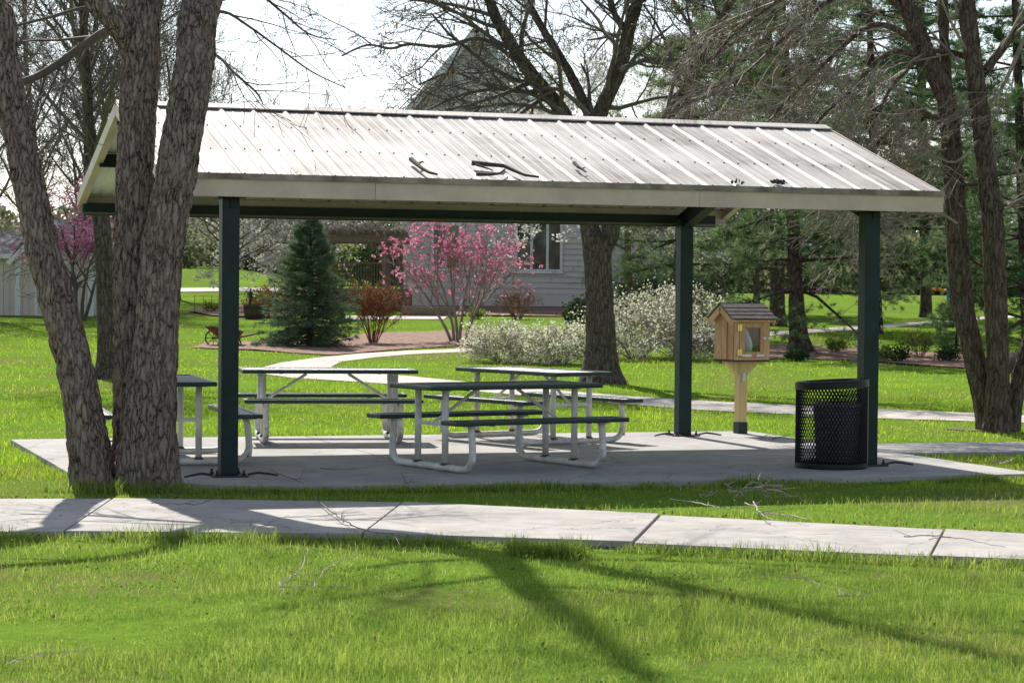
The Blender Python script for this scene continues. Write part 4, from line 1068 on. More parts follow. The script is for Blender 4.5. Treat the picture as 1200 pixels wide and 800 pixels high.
t2 = thing('leaning_tree', 'rough barked trunk leaning out to the left beside the twin stems', 'tree', (-3.42, 18.75, -0.05))
pL, rL = stem([(110, 580, 54), (108, 560, 49), (98, 480, 45), (80, 400, 44), (52, 300, 42), (36, 225, 39), (20, 150, 37), (4, 75, 38), (-14, 0, 40)], [18.66, 18.66, 18.66, 18.7, 18.75, 18.8, 18.9, 19.0, 19.05])
extL = [Vector((-5.3, 19.1, 5.1)), Vector((-6.7, 19.2, 6.1)), Vector((-8.3, 19.4, 7.8))]  # unseen top, swung left so its shadow stays off the front lawn
rL = [q * 0.9 for q in rL]
bark_trunk('trunk', pL + extL, rL + [0.13, 0.1, 0.05], M['bark_near'], t2, amp=0.017, flare=0.035, seed=4.4)
nb = NB(); along(pL[-1:] + extL, [0.14, 0.13, 0.1, 0.05], nb, 10, 0.1, 1.0, 2.2, CFG_L, rg, [], rs=0.35)
nb.build('crown', M['twig'], t2)

# ------------------------------------------------------------------ generic trees
def trunk_mesh(stems, name, m, parent, amp=0.012, around=28, step=0.08, flare=0.0, vs_=9, zs=2.4):
    out = []
    for i, (P, r) in enumerate(stems):
        out.append(bark_trunk(name, P, r, m, parent, around=around, step=step, amp=amp, flare=flare, fz=0.35, seed=i * 3.7 + P[0][0], vs_=vs_, zs=zs))
    return out
BARE = dict(n=[5, 5, 4], ratio=0.58, ang=38, wob=0.12, sag=0.0, up=0.05, rmin=0.006)

# tall bare trees behind the left end
def bare_tree(label, base_px, Y, H, lean, n, L, seed, m, tm, group, r0=0.16, t0=0.18, cfg=None, trunk_px=None):
    rg = np.random.default_rng(seed)
    b = at(base_px, 400, Y); x = b.x; z0 = G(x, Y)
    th_ = thing('bare_tree', label, 'tree', (x, Y, z0), group=group)
    if trunk_px: P, r = stem(trunk_px, Y)
    else:
        P = [Vector((x + lean * (k / 6) + 0.12 * math.sin(k * 1.7 + seed), Y + 0.1 * math.cos(k * 2 + seed), z0 - 0.1 + H * k / 6)) for k in range(7)]
        r = [r0 * (1 - 0.13 * k) for k in range(7)]
    trunk_mesh([(P, r)], 'trunk', m, th_, amp=0.01, around=16, step=0.2, flare=r[0] * 0.4)
    nb = NB(); tips = []
    along(P, r, nb, n, t0, 1.0, L, cfg or BARE, rg, tips, rs=0.45, rcap=0.06)
    nb.build('crown', tm, th_)
    return th_, tips
grpB = 'bare trees behind the left end of the shelter'
bare_tree('dark bare trunk standing just left of the twin stems, behind the shelter', 124, 40.0, 9, 0, 26, 2.6, 31, M['bark_mid'], M['twig'], grpB,
          trunk_px=[(126, 445, 27), (124, 400, 19), (122, 300, 21), (118, 252, 20), (112, 190, 14), (105, 150, 12), (99, 60, 10), (97, 0, 9), (95, -60, 6)], t0=0.42)
for i, (px, Y, H, ln, lab) in enumerate(((-20, 72, 11, 0.5, 'bare tree at the left edge, twigs crossing behind the leaning trunk'), (45, 84, 13, -0.6, 'tall bare tree behind the shed roof'), (92, 78, 11, 0.5, 'bare tree behind the pink redbud'),
        (150, 88, 13, 0.3, 'bare tree hidden low down by the twin stems'), (205, 96, 10.5, -0.4, 'grey bare tree behind the twin stems, right one'), (262, 112, 9.5, 0.4, 'small bare tree showing its top above the left end of the roof'), (330, 118, 7.5, 0.5, 'low bare tree above the roof with pale sky round it'))):
    bare_tree(lab, px, Y, H, ln, 34 if i < 5 else 22, 3.2 if i < 5 else 2.2, 40 + i, M['bark_mid'], M['twig_far'], grpB, r0=0.17 if i < 5 else 0.12, cfg=dict(BARE, n=[6, 5, 4] if i < 5 else [5, 4, 3], rmin=0.008 if i < 5 else 0.01))

# middle tree behind the tables
rg = np.random.default_rng(77)
YM = 40.2
tm = thing('spreading_tree', 'tall dark bare tree with yellow catkins standing behind the tables', 'tree', (1.57, YM, G(1.57, YM)))
stems_ = [stem([(706, 450, 50), (705, 435, 40), (704, 400, 34), (702, 340, 32), (700, 300, 33), (700, 278, 36)], YM),
          stem([(697, 290, 28), (690, 262, 22), (680, 200, 20), (662, 137, 18), (623, 88, 16), (599, 52, 14), (576, 8, 12), (560, -50, 9)], [YM, YM, YM, YM, YM - 0.3, YM - 0.5, YM - 0.7, YM - 1]),
          stem([(706, 290, 26), (716, 262, 23), (708, 180, 19), (701, 140, 18), (726, 82, 17), (738, 30, 15), (747, 0, 13), (756, -60, 9)], YM),
          stem([(700, 175, 14), (690, 135, 12), (675, 101, 11), (659, 71, 10), (640, 41, 9), (617, 0, 8), (600, -40, 6)], [YM, YM + .2, YM + .4, YM + .6, YM + .8, YM + 1, YM + 1]),
          stem([(716, 262, 17), (750, 190, 15), (782, 137, 14), (800, 112, 14), (826, 56, 13), (856, 0, 11), (880, -50, 8)], [YM, YM, YM, YM, YM - .2, YM - .4, YM - .6]),
          stem([(738, 40, 9), (722, 20, 8), (712, -10, 7)], YM)]
trunk_mesh(stems_[:1], 'trunk', M['bark_mid'], tm, amp=0.016, around=56, step=0.04, flare=0.08, vs_=9)
trunk_mesh(stems_[1:], 'limb', M['bark_mid'], tm, amp=0.012, around=20, step=0.08)
nb = NB(); tips = []
CM = dict(n=[5, 5, 4], ratio=0.6, ang=42, wob=0.15, sag=0.015, up=0.0, rmin=0.0045)
for (P, r), k in zip(stems_[1:], (11, 13, 9, 13, 4)):
    along(P, r, nb, k, 0.4, 1.0, 1.9, CM, rg, tips, rs=0.42, rcap=0.05)
for px_ in ([(668, 142, 7), (640, 118, 6), (600, 105, 5), (545, 110, 4), (500, 130, 3)], [(628, 92, 6), (590, 60, 5.5), (560, 45, 5), (520, 55, 4.5), (480, 52, 4), (458, 57, 3.5), (430, 53, 3), (400, 66, 2)], [(690, 135, 6), (655, 105, 5), (610, 108, 4.5), (570, 100, 4), (530, 85, 3), (490, 100, 2)], [(800, 112, 7), (840, 100, 6), (880, 95, 4), (920, 110, 3)], [(726, 82, 7), (760, 70, 5), (800, 72, 4), (830, 85, 3)], [(665, 140, 6), (630, 126, 5), (590, 122, 4), (550, 128, 3)]):
    P, r = stem(px_, YM - 0.6); P, r = smooth_path(P, r, 4); nb.tube(np.array([tuple(p) for p in P]), np.array(r), 6)
    along(P, r, nb, 8, 0.15, 1.0, 1.2, dict(CM, n=[4, 4, 3]), rg, tips, rs=0.6)
nb.build('crown', M['twig'], tm)
# catkins hanging from the twigs
C = [t for t, d in tips if 3.6 < t[2] < 8.5]; idx = rg.permutation(len(C))[:170]
nb = NB()
for i in idx:
    p = C[i]; L = 0.07 + 0.09 * rg.random(); q = p + np.array([rg.normal() * 0.01, rg.normal() * 0.01, 0])
    nb.tube(np.array([q, q - [0, 0, L * 0.3], q - [0.006, 0, L * 0.75], q - [0.01, 0, L]]), np.array([0.004, 0.016, 0.016, 0.005]), 6)
o = nb.build('catkin', M['catkin'], tm); o['kind'] = 'stuff'
V, F = leaves(np.array([t for t, d in tips])[rg.permutation(len(tips))[:1600]], 0.035, rg)
o = np_obj('bud', V, F, M['freshleaf'], tm); o['kind'] = 'stuff'

# clump of trees at the right
rg = np.random.default_rng(5)
YR = 27.9
tr3 = thing('clump_tree', 'brown furrowed tree with several trunks rising from one base at the right', 'tree', (5.8, YR, -0.05))
sR = [stem([(1163, 508, 34), (1157, 480, 28), (1143, 425, 25), (1127, 350, 25), (1120, 250, 24), (1116, 187, 23), (1108, 115, 23), (1090, 75, 21), (1060, 0, 19), (1035, -60, 15)], YR),
      stem([(1170, 508, 34), (1169, 470, 28), (1169, 430, 26), (1167, 350, 26), (1163, 250, 25), (1159, 225, 24), (1151, 150, 22), (1141, 75, 21), (1132, 0, 19), (1126, -60, 16)], YR - 0.25),
      stem([(1180, 506, 26), (1186, 480, 18), (1198, 430, 17), (1215, 370, 16), (1240, 280, 14), (1250, 180, 11)], YR - 0.1)]
trunk_mesh(sR, 'trunk', M['bark_right'], tr3, amp=0.014, around=48, step=0.04, flare=0.03, vs_=12, zs=2.2)
sl_ = [stem([(1110, 125, 13), (1107, 60, 12), (1105, 0, 12), (1104, -60, 10)], YR + 0.1), stem([(1155, 82, 11), (1175, 56, 10), (1200, 27, 9), (1230, 0, 8)], YR - 0.2)]
trunk_mesh(sl_, 'limb', M['bark_right'], tr3, amp=0.01, around=20, step=0.08)
nb = NB(); nbp = NB(); tips = []
CRt = dict(n=[5, 4, 3], ratio=0.62, ang=32, wob=0.10, sag=0.045, up=0.0, rmin=0.0033)
for px_ in ([(1092, 78, 9), (1060, 40, 8), (1020, 30, 7), (980, 62, 6), (955, 85, 5), (920, 120, 4), (895, 150, 3)], [(1105, 105, 8), (1065, 62, 7), (1030, 70, 6), (1000, 105, 5), (970, 130, 4), (940, 165, 3)],
            [(1070, 25, 9), (1030, -10, 8), (975, 0, 6), (930, 35, 5), (890, 70, 4), (860, 100, 3)], [(1062, 0, 8), (1010, -25, 7), (950, -20, 6), (900, 10, 5), (860, 40, 4), (835, 70, 3)],
            [(1112, 150, 7), (1075, 130, 6), (1045, 150, 5), (1010, 190, 3)], [(1140, 70, 8), (1095, 60, 6), (1050, 95, 5), (1020, 150, 3)], [(1158, 215, 5), (1125, 215, 4), (1095, 195, 3), (1060, 215, 2)]):
    P, r = stem(px_, [YR - 0.1 * k for k in range(len(px_))]); P, r = smooth_path(P, r, 4)
    nb.tube(np.array([tuple(p) for p in P]), np.array(r), 7)
    along(P, r, nbp, 9, 0.15, 1.0, 1.1, CRt, rg, tips, bias=(-0.5, -0.1, -0.1), rs=0.5, rcap=0.014)
for px_ in ([(1200, 45, 6), (1170, 110, 5), (1130, 150, 3)], [(1150, 160, 4), (1120, 190, 3.2), (1085, 182, 2.5), (1050, 205, 1.5)], [(1163, 262, 4), (1185, 240, 3.5), (1215, 225, 3)], [(1122, 262, 4), (1105, 252, 3), (1085, 250, 2)]):
    P, r = stem(px_, YR - 0.3); P, r = smooth_path(P, r, 4); nbp.tube(np.array([tuple(p) for p in P]), np.array(r), 6)
    along(P, r, nbp, 6, 0.2, 1.0, 0.8, CRt, rg, tips, rs=0.6, rcap=0.01)
for P, r in (sl_[1], (sR[1][0][6:], sR[1][1][6:]), (sR[2][0][3:], sR[2][1][3:])):
    along(P, r, nbp, 7, 0.2, 1.0, 1.3, CRt, rg, tips, rs=0.35, rcap=0.02)
nb.build('branch', M['bark_right'], tr3); nbp.build('crown', M['twig_pale'], tr3)
V, F = leaves(np.array([t for t, d in tips])[rg.permutation(len(tips))[:1500]], 0.028, rg)
o = np_obj('bud', V, F, M['freshleaf'], tr3); o['kind'] = 'stuff'

# ------------------------------------------------------------------ pines and the spruce
def pine(label, trunk_px, Y, z0, z1, LM, seed, m, group='pines on the right', per=5, dz=0.6, tl=0.15, tufts=26, name='pine_tree', bias=None, shape=None):
    rg = np.random.default_rng(seed)
    P, r = stem(trunk_px, Y)
    b = P[0]; gzv = G(b.x, Y)
    th_ = thing(name, label, 'pine tree', (b.x, Y, gzv), group=group)
    P[0] = Vector((b.x, Y, gzv - 0.1))
    trunk_mesh([(P, r)], 'trunk', M['bark_pine'], th_, amp=0.014, around=24, step=0.12, flare=r[0] * 0.35)
    A = np.array([tuple(p) for p in P]); nb = NB(); C = []; D = []
    z = z0
    while z < z1:
        c = np.array([np.interp(z + gzv, A[:, 2], A[:, j]) for j in range(3)])
        L = LM * (shape(( z - z0) / (z1 - z0)) if shape else (1 - 0.45 * (z - z0) / (z1 - z0)))
        ph = rg.random() * 6.28
        for k in range(per):
            a = ph + 2 * PI * k / per + rg.normal() * 0.25
            l = L * (0.6 + 0.55 * rg.random())
            d = np.array([math.cos(a), math.sin(a), rg.normal() * 0.12 + 0.05])
            if bias is not None: d = unit(d + np.array(bias))
            n = 6; Q = [c.copy()]; dd = unit(d)
            for i in range(n - 1):
                dd = unit(dd + rg.normal(size=3) * 0.1 + np.array([0, 0, -0.09 + 0.07 * i])); Q.append(Q[-1] + dd * l / (n - 1))
            Q = np.array(Q); nb.tube(Q, np.linspace(0.012 + 0.012 * l, 0.006, n), 5)
            for j in range(int(tufts * 1.8)):
                t = 0.28 + 0.72 * rg.random() ** 0.8
                f = t * (n - 1); i = min(int(f), n - 2); q = Q[i] + (Q[i + 1] - Q[i]) * (f - i)
                sd = unit(unit(Q[i + 1] - Q[i]) * 0.6 + rg.normal(size=3) * np.array([0.8, 0.8, 0.35]))
                bl = l * 0.26 * rg.random() + 0.05
                e = q + sd * bl
                if bl > 0.2: nb.tube(np.array([q, e]), np.array([0.006, 0.004]), 3)
                for s_ in (1.0, 0.6):
                    C.append(q + sd * bl * s_); D.append(unit(sd + np.array([0, 0, 0.35])))
        z += dz * (0.75 + 0.5 * rg.random())
    nb.build('branch', M['bark_pine'], th_)
    V, F = needles(np.array(C), np.array(D), tl * max(1, Y / 60), 0.017 * max(1, Y / 60), 12, rg, 0.6)
    np_obj('foliage', V, F, m, th_)
    return th_
pine('soft needled pine whose dark trunk stands right behind the cedar box', [(937, 414, 30), (936, 395, 21), (934, 370, 19), (932, 320, 16), (927, 200, 13), (918, 40, 10), (914, -30, 8)], 54.0, 1.5, 9.6, 3.0, 1, M['needle'], tufts=24)
pine('pine beside the right post, thin trunk half hidden by the post', [(1029, 394, 11), (1029, 370, 10), (1027, 320, 10), (1024, 200, 9), (1020, 60, 8), (1018, -30, 6)], 66.0, 1.9, 11.5, 3.4, 2, M['needle_dark'], tufts=24)
pine('pine behind the two right trunks with low dark boughs', [(1205, 420, 14), (1203, 380, 13), (1200, 300, 12), (1196, 180, 11), (1190, 0, 9), (1188, -30, 7)], 52.0, 0.9, 9.2, 2.9, 3, M['needle_dark'], tufts=26)
pine('pale green pine left of the leaning dark trunk, behind the white shrubs', [(790, 400, 12), (792, 380, 12), (795, 300, 10), (800, 200, 9), (806, 120, 8), (810, 60, 6)], 60.0, 2.0, 8.0, 2.5, 4, M['needle'], tufts=20)
pine('second pine with a thick dark trunk behind the cedar box', [(911, 400, 20), (911, 350, 17), (911, 290, 16), (905, 200, 13), (900, 60, 11), (898, -40, 8)], 72.0, 3.2, 13.0, 3.4, 6, M['needle_dark'], tufts=22)
pine('tall pine filling the gap between the right post and the leaning trunk', [(1085, 372, 14), (1085, 330, 13), (1083, 240, 12), (1080, 100, 11), (1078, -40, 9)], 82.0, 3.6, 15, 4.0, 7, M['needle_dark'], tufts=24)
pine('pine at the right edge with boughs to the ground', [(1270, 405, 16), (1270, 330, 14), (1268, 200, 12), (1266, 0, 10), (1266, -60, 8)], 62.0, 0.8, 11, 3.6, 8, M['needle_dark'], tufts=26)
pine('far dark pine above the middle of the shelter roof', [(845, 372, 12), (845, 300, 11), (842, 150, 9), (842, 0, 7), (842, -40, 6)], 86.0, 4.0, 15, 3.0, 9, M['needle'], tufts=18)

# small low bough of young pine seen between the trunks
def cone_tree(name, label, base, H, RB, seed, m, cat='spruce tree', lv=34, per=10, tl=0.11, w_=0.012, group=None, nt_=9):
    rg = np.random.default_rng(seed)
    th_ = thing(name, label, cat, base, group=group)
    b = np.array(tuple(base)); nb = NB()
    nb.tube(np.array([b + [0, 0, -0.1], b + [0.02, 0, H * 0.5], b + [0, 0, H * 0.97]]), np.array([0.03 * H, 0.017 * H, 0.004]), 10)
    nb.build('trunk', M['bark_pine'], th_)
    nb = NB(); C = []; D = []
    for i in range(lv):
        t = i / lv; z = 0.03 * H + 0.93 * H * t
        L = RB * (1 - t) ** 0.8 * (1 if t > 0.06 else 0.9)
        for k in range(max(4, int(per * (1 - 0.55 * t)))):
            a = rg.random() * 2 * PI; l = L * (0.35 + 0.85 * rg.random() ** 0.8) + 0.04
            up = -0.22 + 0.55 * t + rg.normal() * 0.08
            d = unit(np.array([math.cos(a), math.sin(a), up])); q0 = b + [0, 0, z]
            Q = np.array([q0, q0 + d * l * 0.5, q0 + d * l + np.array([0, 0, 0.09 * l])])
            nb.tube(Q, np.array([0.012, 0.008, 0.004]), 4)
            for j in range(nt_):
                f = 0.25 + 0.75 * rg.random(); p = Q[0] + (Q[2] - Q[0]) * f
                sd = unit(d + rg.normal(size=3) * np.array([0.55, 0.55, 0.2])); bl = 0.3 * l * (1.1 - f) + 0.02
                C.append(p + sd * bl); D.append(sd)
                C.append(p + sd * bl * 0.4); D.append(sd)
    C.append(b + [0, 0, H * 0.98]); D.append(np.array([0, 0, 1.0]))
    nb.build('branch', M['bark_pine'], th_)
    V, F = needles(np.array(C), np.array(D), tl, w_, 9, rg, 0.5)
    np_obj('foliage', V, F, m, th_)
    return th_
sp = spot(363, 406)
pxm = sp.y / FPX
cone_tree('spruce_tree', 'dense dark blue green spruce standing left behind the tables', sp, 160 * pxm, 66 * pxm, 3, M['spruce'], lv=38, per=13, tl=0.13, w_=0.013)
p2 = spot(1120, 412)
cone_tree('young_pine', 'low young pine showing between the right hand trunks', p2, 1.35, 1.25, 9, M['needle_dark'], cat='pine tree', lv=9, per=9, tl=0.16)

# ------------------------------------------------------------------ shrubs and flowering trees
def shrub(name, label, cat, base, h, rx, n_stem, seed, stem_m, leaf_m, leaf_sz, n_leaf, cfg=None, minz=0.03, spread=0.6, group=None, petals=1, asp=0.7, r0=0.02, jit=0.05, part='foliage', tips_only=False, lean=0.0):
    rg = np.random.default_rng(seed)
    th_ = thing(name, label, cat, base, group=group)
    cfg = cfg or dict(n=[4, 4, 3], ratio=0.6, ang=34, wob=0.12, sag=0.0, up=0.04, rmin=0.004)
    nb = NB(); tips = []; b = np.array(tuple(base))
    for k in range(n_stem):
        a = 2 * PI * (k + rg.random()) / n_stem; s = spread * (0.3 + 0.8 * rg.random())
        d = np.array([math.cos(a) * s + lean, math.sin(a) * s, 1.0])
        grow(nb, b + [math.cos(a) * 0.08 * rx, math.sin(a) * 0.08 * rx, -0.05], d, h * 0.62, r0, 0, cfg, rg, tips)
    nb.build('stem', stem_m, th_)
    T = np.array([t for t, d in tips])
    if len(T) and n_leaf:
        sel = T[rg.integers(0, len(T), n_leaf)] + rg.normal(size=(n_leaf, 3)) * jit
        sel = sel[sel[:, 2] > b[2] + minz]
        if petals > 1: sel = np.repeat(sel, petals, 0) + rg.normal(size=(len(sel) * petals, 3)) * leaf_sz * 0.28
        V, F = leaves(sel, leaf_sz, rg, asp)
        np_obj(part, V, F, leaf_m, th_)
    return th_, tips

mg = spot(536, 401)
CMg = dict(n=[6, 5, 3], ratio=0.62, ang=40, wob=0.10, sag=0.0, up=0.07, rmin=0.006)
shrub('magnolia', 'magnolia covered in pink cup shaped flowers in front of the house', 'magnolia', mg, 3.55, 1.5, 6, 12, M['twig_pale'], M['magnolia'], 0.07, 780, cfg=CMg, spread=0.43, petals=5, asp=0.75, r0=0.045, jit=0.05, part='flower')
rd = spot(437, 403)
shrub('russet_shrub', 'upright russet brown shrub between the spruce and the magnolia', 'shrub', rd, 1.85, 0.7, 22, 4, M['twig_red'], M['brownleaf'], 0.05, 2600, cfg=dict(n=[4, 4, 3], ratio=0.5, ang=22, wob=0.09, sag=0, up=0.1, rmin=0.004), spread=0.42, r0=0.014)
rb = spot(92, 376)
CRb = dict(n=[6, 5, 4], ratio=0.62, ang=48, wob=0.14, sag=0.0, up=-0.02, rmin=0.008)
shrub('redbud', 'redbud with layered magenta flowers in front of the beige shed', 'redbud', rb, 4.9, 2, 5, 8, M['twig'], M['redbud'], 0.065, 4200, cfg=CRb, spread=0.4, r0=0.06, jit=0.07, part='flower', petals=2, lean=-0.02, minz=1.75)
for i, (px, py, h, rx, lab, sd) in enumerate(((590, 424, 1.2, 1.1, 'low cream flowered shrub, nearest to the magnolia', 3), (655, 427, 1.1, 1.0, 'low cream flowered shrub touching the dark trunk on its left', 4), (745, 420, 1.9, 1.2, 'cream flowered shrub just right of the dark trunk', 5), (797, 418, 2.15, 1.2, 'taller cream flowered shrub beside the far green post', 6))):
    b = spot(px, py)
    for q in range(1):
        shrub('flowering_shrub', lab, 'shrub', b, h, rx, 34, sd, M['twig_pale'], M['cream'], 0.055, 4200, cfg=dict(n=[4, 4, 2], ratio=0.6, ang=38, wob=0.14, sag=0.05, up=0.0, rmin=0.004), spread=1.35, group='cream flowered shrubs around the middle tree', r0=0.012, jit=0.06)
b = spot(850, 424)
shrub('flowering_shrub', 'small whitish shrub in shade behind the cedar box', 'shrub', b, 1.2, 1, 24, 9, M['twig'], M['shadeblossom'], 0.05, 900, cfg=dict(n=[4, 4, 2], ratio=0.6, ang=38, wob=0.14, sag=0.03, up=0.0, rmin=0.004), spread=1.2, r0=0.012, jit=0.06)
# white flowering trees
def bloom_tree(label, px, Y, H, spread, n_leaf, sz, seed, leaf_m, stem_m, n_st=5, zfrac=0.35):
    x = at(px, 400, Y).x; z0 = G(x, Y); rg = np.random.default_rng(seed)
    th_ = thing('blossom_tree', label, 'tree', (x, Y, z0), group='white blossoming trees')
    P = [Vector((x, Y, z0 - 0.1)), Vector((x + 0.05, Y, z0 + H * zfrac * 0.6)), Vector((x, Y, z0 + H * zfrac)), Vector((x - 0.1, Y + 0.1, z0 + H * 0.8))]
    r = [0.14, 0.11, 0.1, 0.03]
    trunk_mesh([(P, r)], 'trunk', M['bark_mid'], th_, amp=0.008, around=16, step=0.15, flare=0.05)
    nb = NB(); tips = []
    along(P, r, nb, 16, 0.3, 1.0, spread, dict(n=[5, 5, 3], ratio=0.58, ang=55, wob=0.12, sag=0.01, up=0.02, rmin=0.006), rg, tips, rs=0.5, rcap=0.05)
    nb.build('branch', stem_m, th_)
    T = np.array([t for t, d in tips]); S_ = np.repeat(T[rg.integers(0, len(T), n_leaf)], 3, 0) + rg.normal(size=(n_leaf * 3, 3)) * 0.07
    V, F = leaves(S_, sz, rg, 0.8); np_obj('blossom', V, F, leaf_m, th_)
bloom_tree('bright white blossoming tree hanging in front of the house windows', 735, 64, 7.6, 3.4, 6500, 0.085, 3, M['blossom'], M['twig'], zfrac=0.26)
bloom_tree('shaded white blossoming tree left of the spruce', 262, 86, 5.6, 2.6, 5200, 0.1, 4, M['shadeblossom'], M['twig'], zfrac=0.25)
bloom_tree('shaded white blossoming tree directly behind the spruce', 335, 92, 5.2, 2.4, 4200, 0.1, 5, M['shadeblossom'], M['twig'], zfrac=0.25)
bloom_tree('shade-toned white blossoming tree behind the two pine trunks', 885, 84, 7.0, 3.0, 5200, 0.1, 6, M['shadeblossom'], M['twig'], zfrac=0.25)
bloom_tree('shade-toned white blossoming tree at the far right between the trunks', 1150, 98, 9.0, 3.6, 5200, 0.11, 7, M['shadeblossom'], M['twig'], zfrac=0.25)
# evergreen and bare shrubs by the house
DK = dict(n=[4, 4, 2], ratio=0.6, ang=38, wob=0.14, sag=0.02, up=0.0, rmin=0.005)
for px, py, h, lab, sd in ((758, 378, 2.0, 'dark evergreen shrub against the house behind the cream shrubs', 1), (812, 380, 2.0, 'dark evergreen shrub behind the far green post', 2), (690, 384, 1.0, 'low dark evergreen just left of the middle trunk', 5)):
    shrub('evergreen_shrub', lab, 'shrub', spot(px, py), h, 1, 18, sd, M['twig'], M['darkleaf'], 0.09, 3000, cfg=DK, spread=0.9, group='dark evergreen shrubs by the house', jit=0.1)
for px, py, h, lab, sd in ((605, 374, 1.3, 'small reddish bare shrub in front of the siding', 1), (668, 360, 2.6, 'thin bare climbing shrub right of the house window', 2), (752, 366, 3.0, 'bare twiggy shrub at the right corner of the house', 3)):
    shrub('bare_shrub', lab, 'shrub', spot(px, py), h, 1, 14, sd, M['twig_red'] if sd == 1 else M['twig'], M['brownleaf'], 0.05, 120, cfg=dict(DK, n=[4, 4, 3]), spread=0.7 if sd != 2 else 0.3, group='bare shrubs by the house')
for px, py, h, lab, sd, m_ in ((559, 374, 0.5, 'clump of bright green daffodil leaves by the patio', 1, 'freshleaf'), (1078, 419, 0.75, 'yellow green leafing shrub in the right mulch bed', 2, 'freshleaf'), (1035, 424, 0.4, 'small pale plant beside the stone in the mulch bed', 3, 'freshleaf'), (1052, 424, 0.35, 'low green mound right of the stone in the mulch bed', 4, 'darkleaf'), (978, 413, 0.45, 'small green plant between the pine trunk and the right post', 5, 'freshleaf'), (934, 423, 0.35, 'round green tuft at the foot of the pine trunk', 6, 'darkleaf'), (1110, 424, 0.4, 'dark green tuft left of the leaning trunk in the mulch', 7, 'darkleaf'), (247, 366, 0.5, 'low yellow green plants left of the half barrel', 8, 'freshleaf'), (655, 414, 0.01, '', 0, '')):
    if not lab: continue
    shrub('garden_plant', lab, 'plant', spot(px, py), h, 0.4, 14, sd, M['twig'], M[m_], 0.075, 340, cfg=dict(n=[4, 3], ratio=0.6, ang=30, wob=0.1, sag=0, up=0.05, rmin=0.004), spread=0.8, r0=0.008, jit=0.06)
b = spot(318, 372)
shrub('orange_twig_shrub', 'orange red leaved shrub behind the half barrel', 'shrub', b, 1.3, 0.8, 16, 6, M['twig_red'], M['brownleaf'], 0.08, 1200, cfg=DK, spread=0.9, r0=0.014, jit=0.06)

for px, Y, h, lab, sd, lm in ((392, 96, 3.4, 'olive leafing shrub behind the pergola on its left', 1, 'freshleaf'), (432, 98, 4.2, 'tall dark evergreen behind the pergola', 2, 'darkleaf'), (462, 95, 3.2, 'evergreen at the left corner of the house', 3, 'darkleaf')):
    x = at(px, 340, Y).x
    shrub('background_shrub', lab, 'shrub', Vector((x, Y, G(x, Y))), h, 1.4, 18, 60 + sd, M['twig'], M[lm], 0.13, 3200, cfg=DK, spread=0.6, group='shrubs behind the pergola', jit=0.14)
# far woods closing the view (one mass)
rg = np.random.default_rng(13); C = []
for k in range(420):
    Y = rg.uniform(150, 260); x = rg.uniform(-0.42 * Y, 0.42 * Y); px = 600 + x / Y * FPX
    top = 4.5 if px < 330 else (6.5 if px < 760 else 11)
    h = top * rg.uniform(0.5, 1.1) * Y / 170
    n = 300; u = rand_dirs(n, rg) * (rg.random(n)[:, None] ** 0.4)
    C.append(np.array([x, Y, G(x, Y) + h * 0.5]) + u * np.array([h * 0.42, h * 0.42, h * 0.55]))
for k in range(520):
    Y = rg.uniform(135, 175); x = rg.uniform(-0.4 * Y, 0.4 * Y); px = 600 + x / Y * FPX; h = 2.2 if px < 330 else 3.6
    n = 260; u = rand_dirs(n, rg) * (rg.random(n)[:, None] ** 0.4)
    C.append(np.array([x, Y, G(x, Y) + h * 0.45]) + u * np.array([2.2, 2.2, h * 0.6]))
V, F = leaves(np.concatenate(C), 0.5, rg, 0.8)
tag(np_obj('far_woods', V, F, M['woods']), 'blurred far mass of spring woods beyond the lawns', 'woods', kind='stuff')
# ------------------------------------------------------------------ the house, pergola and deck
YH = 90.0
hc = at(575, 355, YH); hz = G(hc.x, YH)
def hx(px): return at(px, 340, YH).x
def hzv(py, px=600): return at(px, py, YH).z
ho = thing('house', 'grey sided house with steep gable and a three light window behind the flowering trees', 'house', (hx(575), YH + 5, hz))
cxh, apex = hx(556), hzv(36, 556)
slope = (apex - hzv(130, 478)) / (cxh - hx(478)); eave = hz + 3.9; half = (apex - eave) / slope
xr = hx(778)
xlh = hx(472)
mb = MB(); z = hz + 0.55; k = 0
while z < apex - 0.1:
    z2 = min(z + 0.22, apex - 0.05)
    hw = half if z < eave else (apex - z2) / slope
    x0, x1 = max(cxh - hw, xlh), (cxh + hw if z > eave - 0.7 else max(cxh + hw, xr))
    mb.prism([(x0, YH, z), (x0, YH - 0.06, z), (x0, YH - 0.004, z2), (x0, YH, z2)], (x1 - x0, 0, 0)); z += 0.22
mb.build('siding', M['siding'], ho)
mb = MB(); xl = xlh; eaveL = apex - slope * (cxh - xlh)
mb.prism([(xl, YH + 0.004, hz - 0.5), (max(cxh + half, xr), YH + 0.004, hz - 0.5), (max(cxh + half, xr), YH + 0.004, eave - 0.7), (cxh + half, YH + 0.004, eave), (cxh, YH + 0.004, apex), (xl, YH + 0.004, eaveL)], (0, 10, 0))
mb.build('wall', M['siding_dark'], ho)
mb = MB(); mb.box(((xl + xr) / 2, YH - 0.02, hz + 0.2), (xr - xl, 0.04, 0.7)); mb.build('foundation', M['siding'], ho)
for s in (-1, 1):
    d = Vector((s, 0, -slope)).normalized(); L = ((half if s > 0 else cxh - xlh) + 0.45) / abs(d.x)
    up = Vector((s * slope, 0, 1)).normalized()
    c = Vector((cxh, YH + 5, apex + 0.08)) + d * (L / 2)
    mb = MB(); mb.box(c, (L, 11.0, 0.14), ax=(d, Vector((0, 1, 0)), up)); mb.build('roof', M['roofing'], ho)
    mb = MB(); mb.box(Vector((cxh, YH - 0.53, apex + 0.0)) + d * (L / 2), (L, 0.05, 0.26), ax=(d, Vector((0, 1, 0)), up)); mb.build('bargeboard', M['white'], ho)
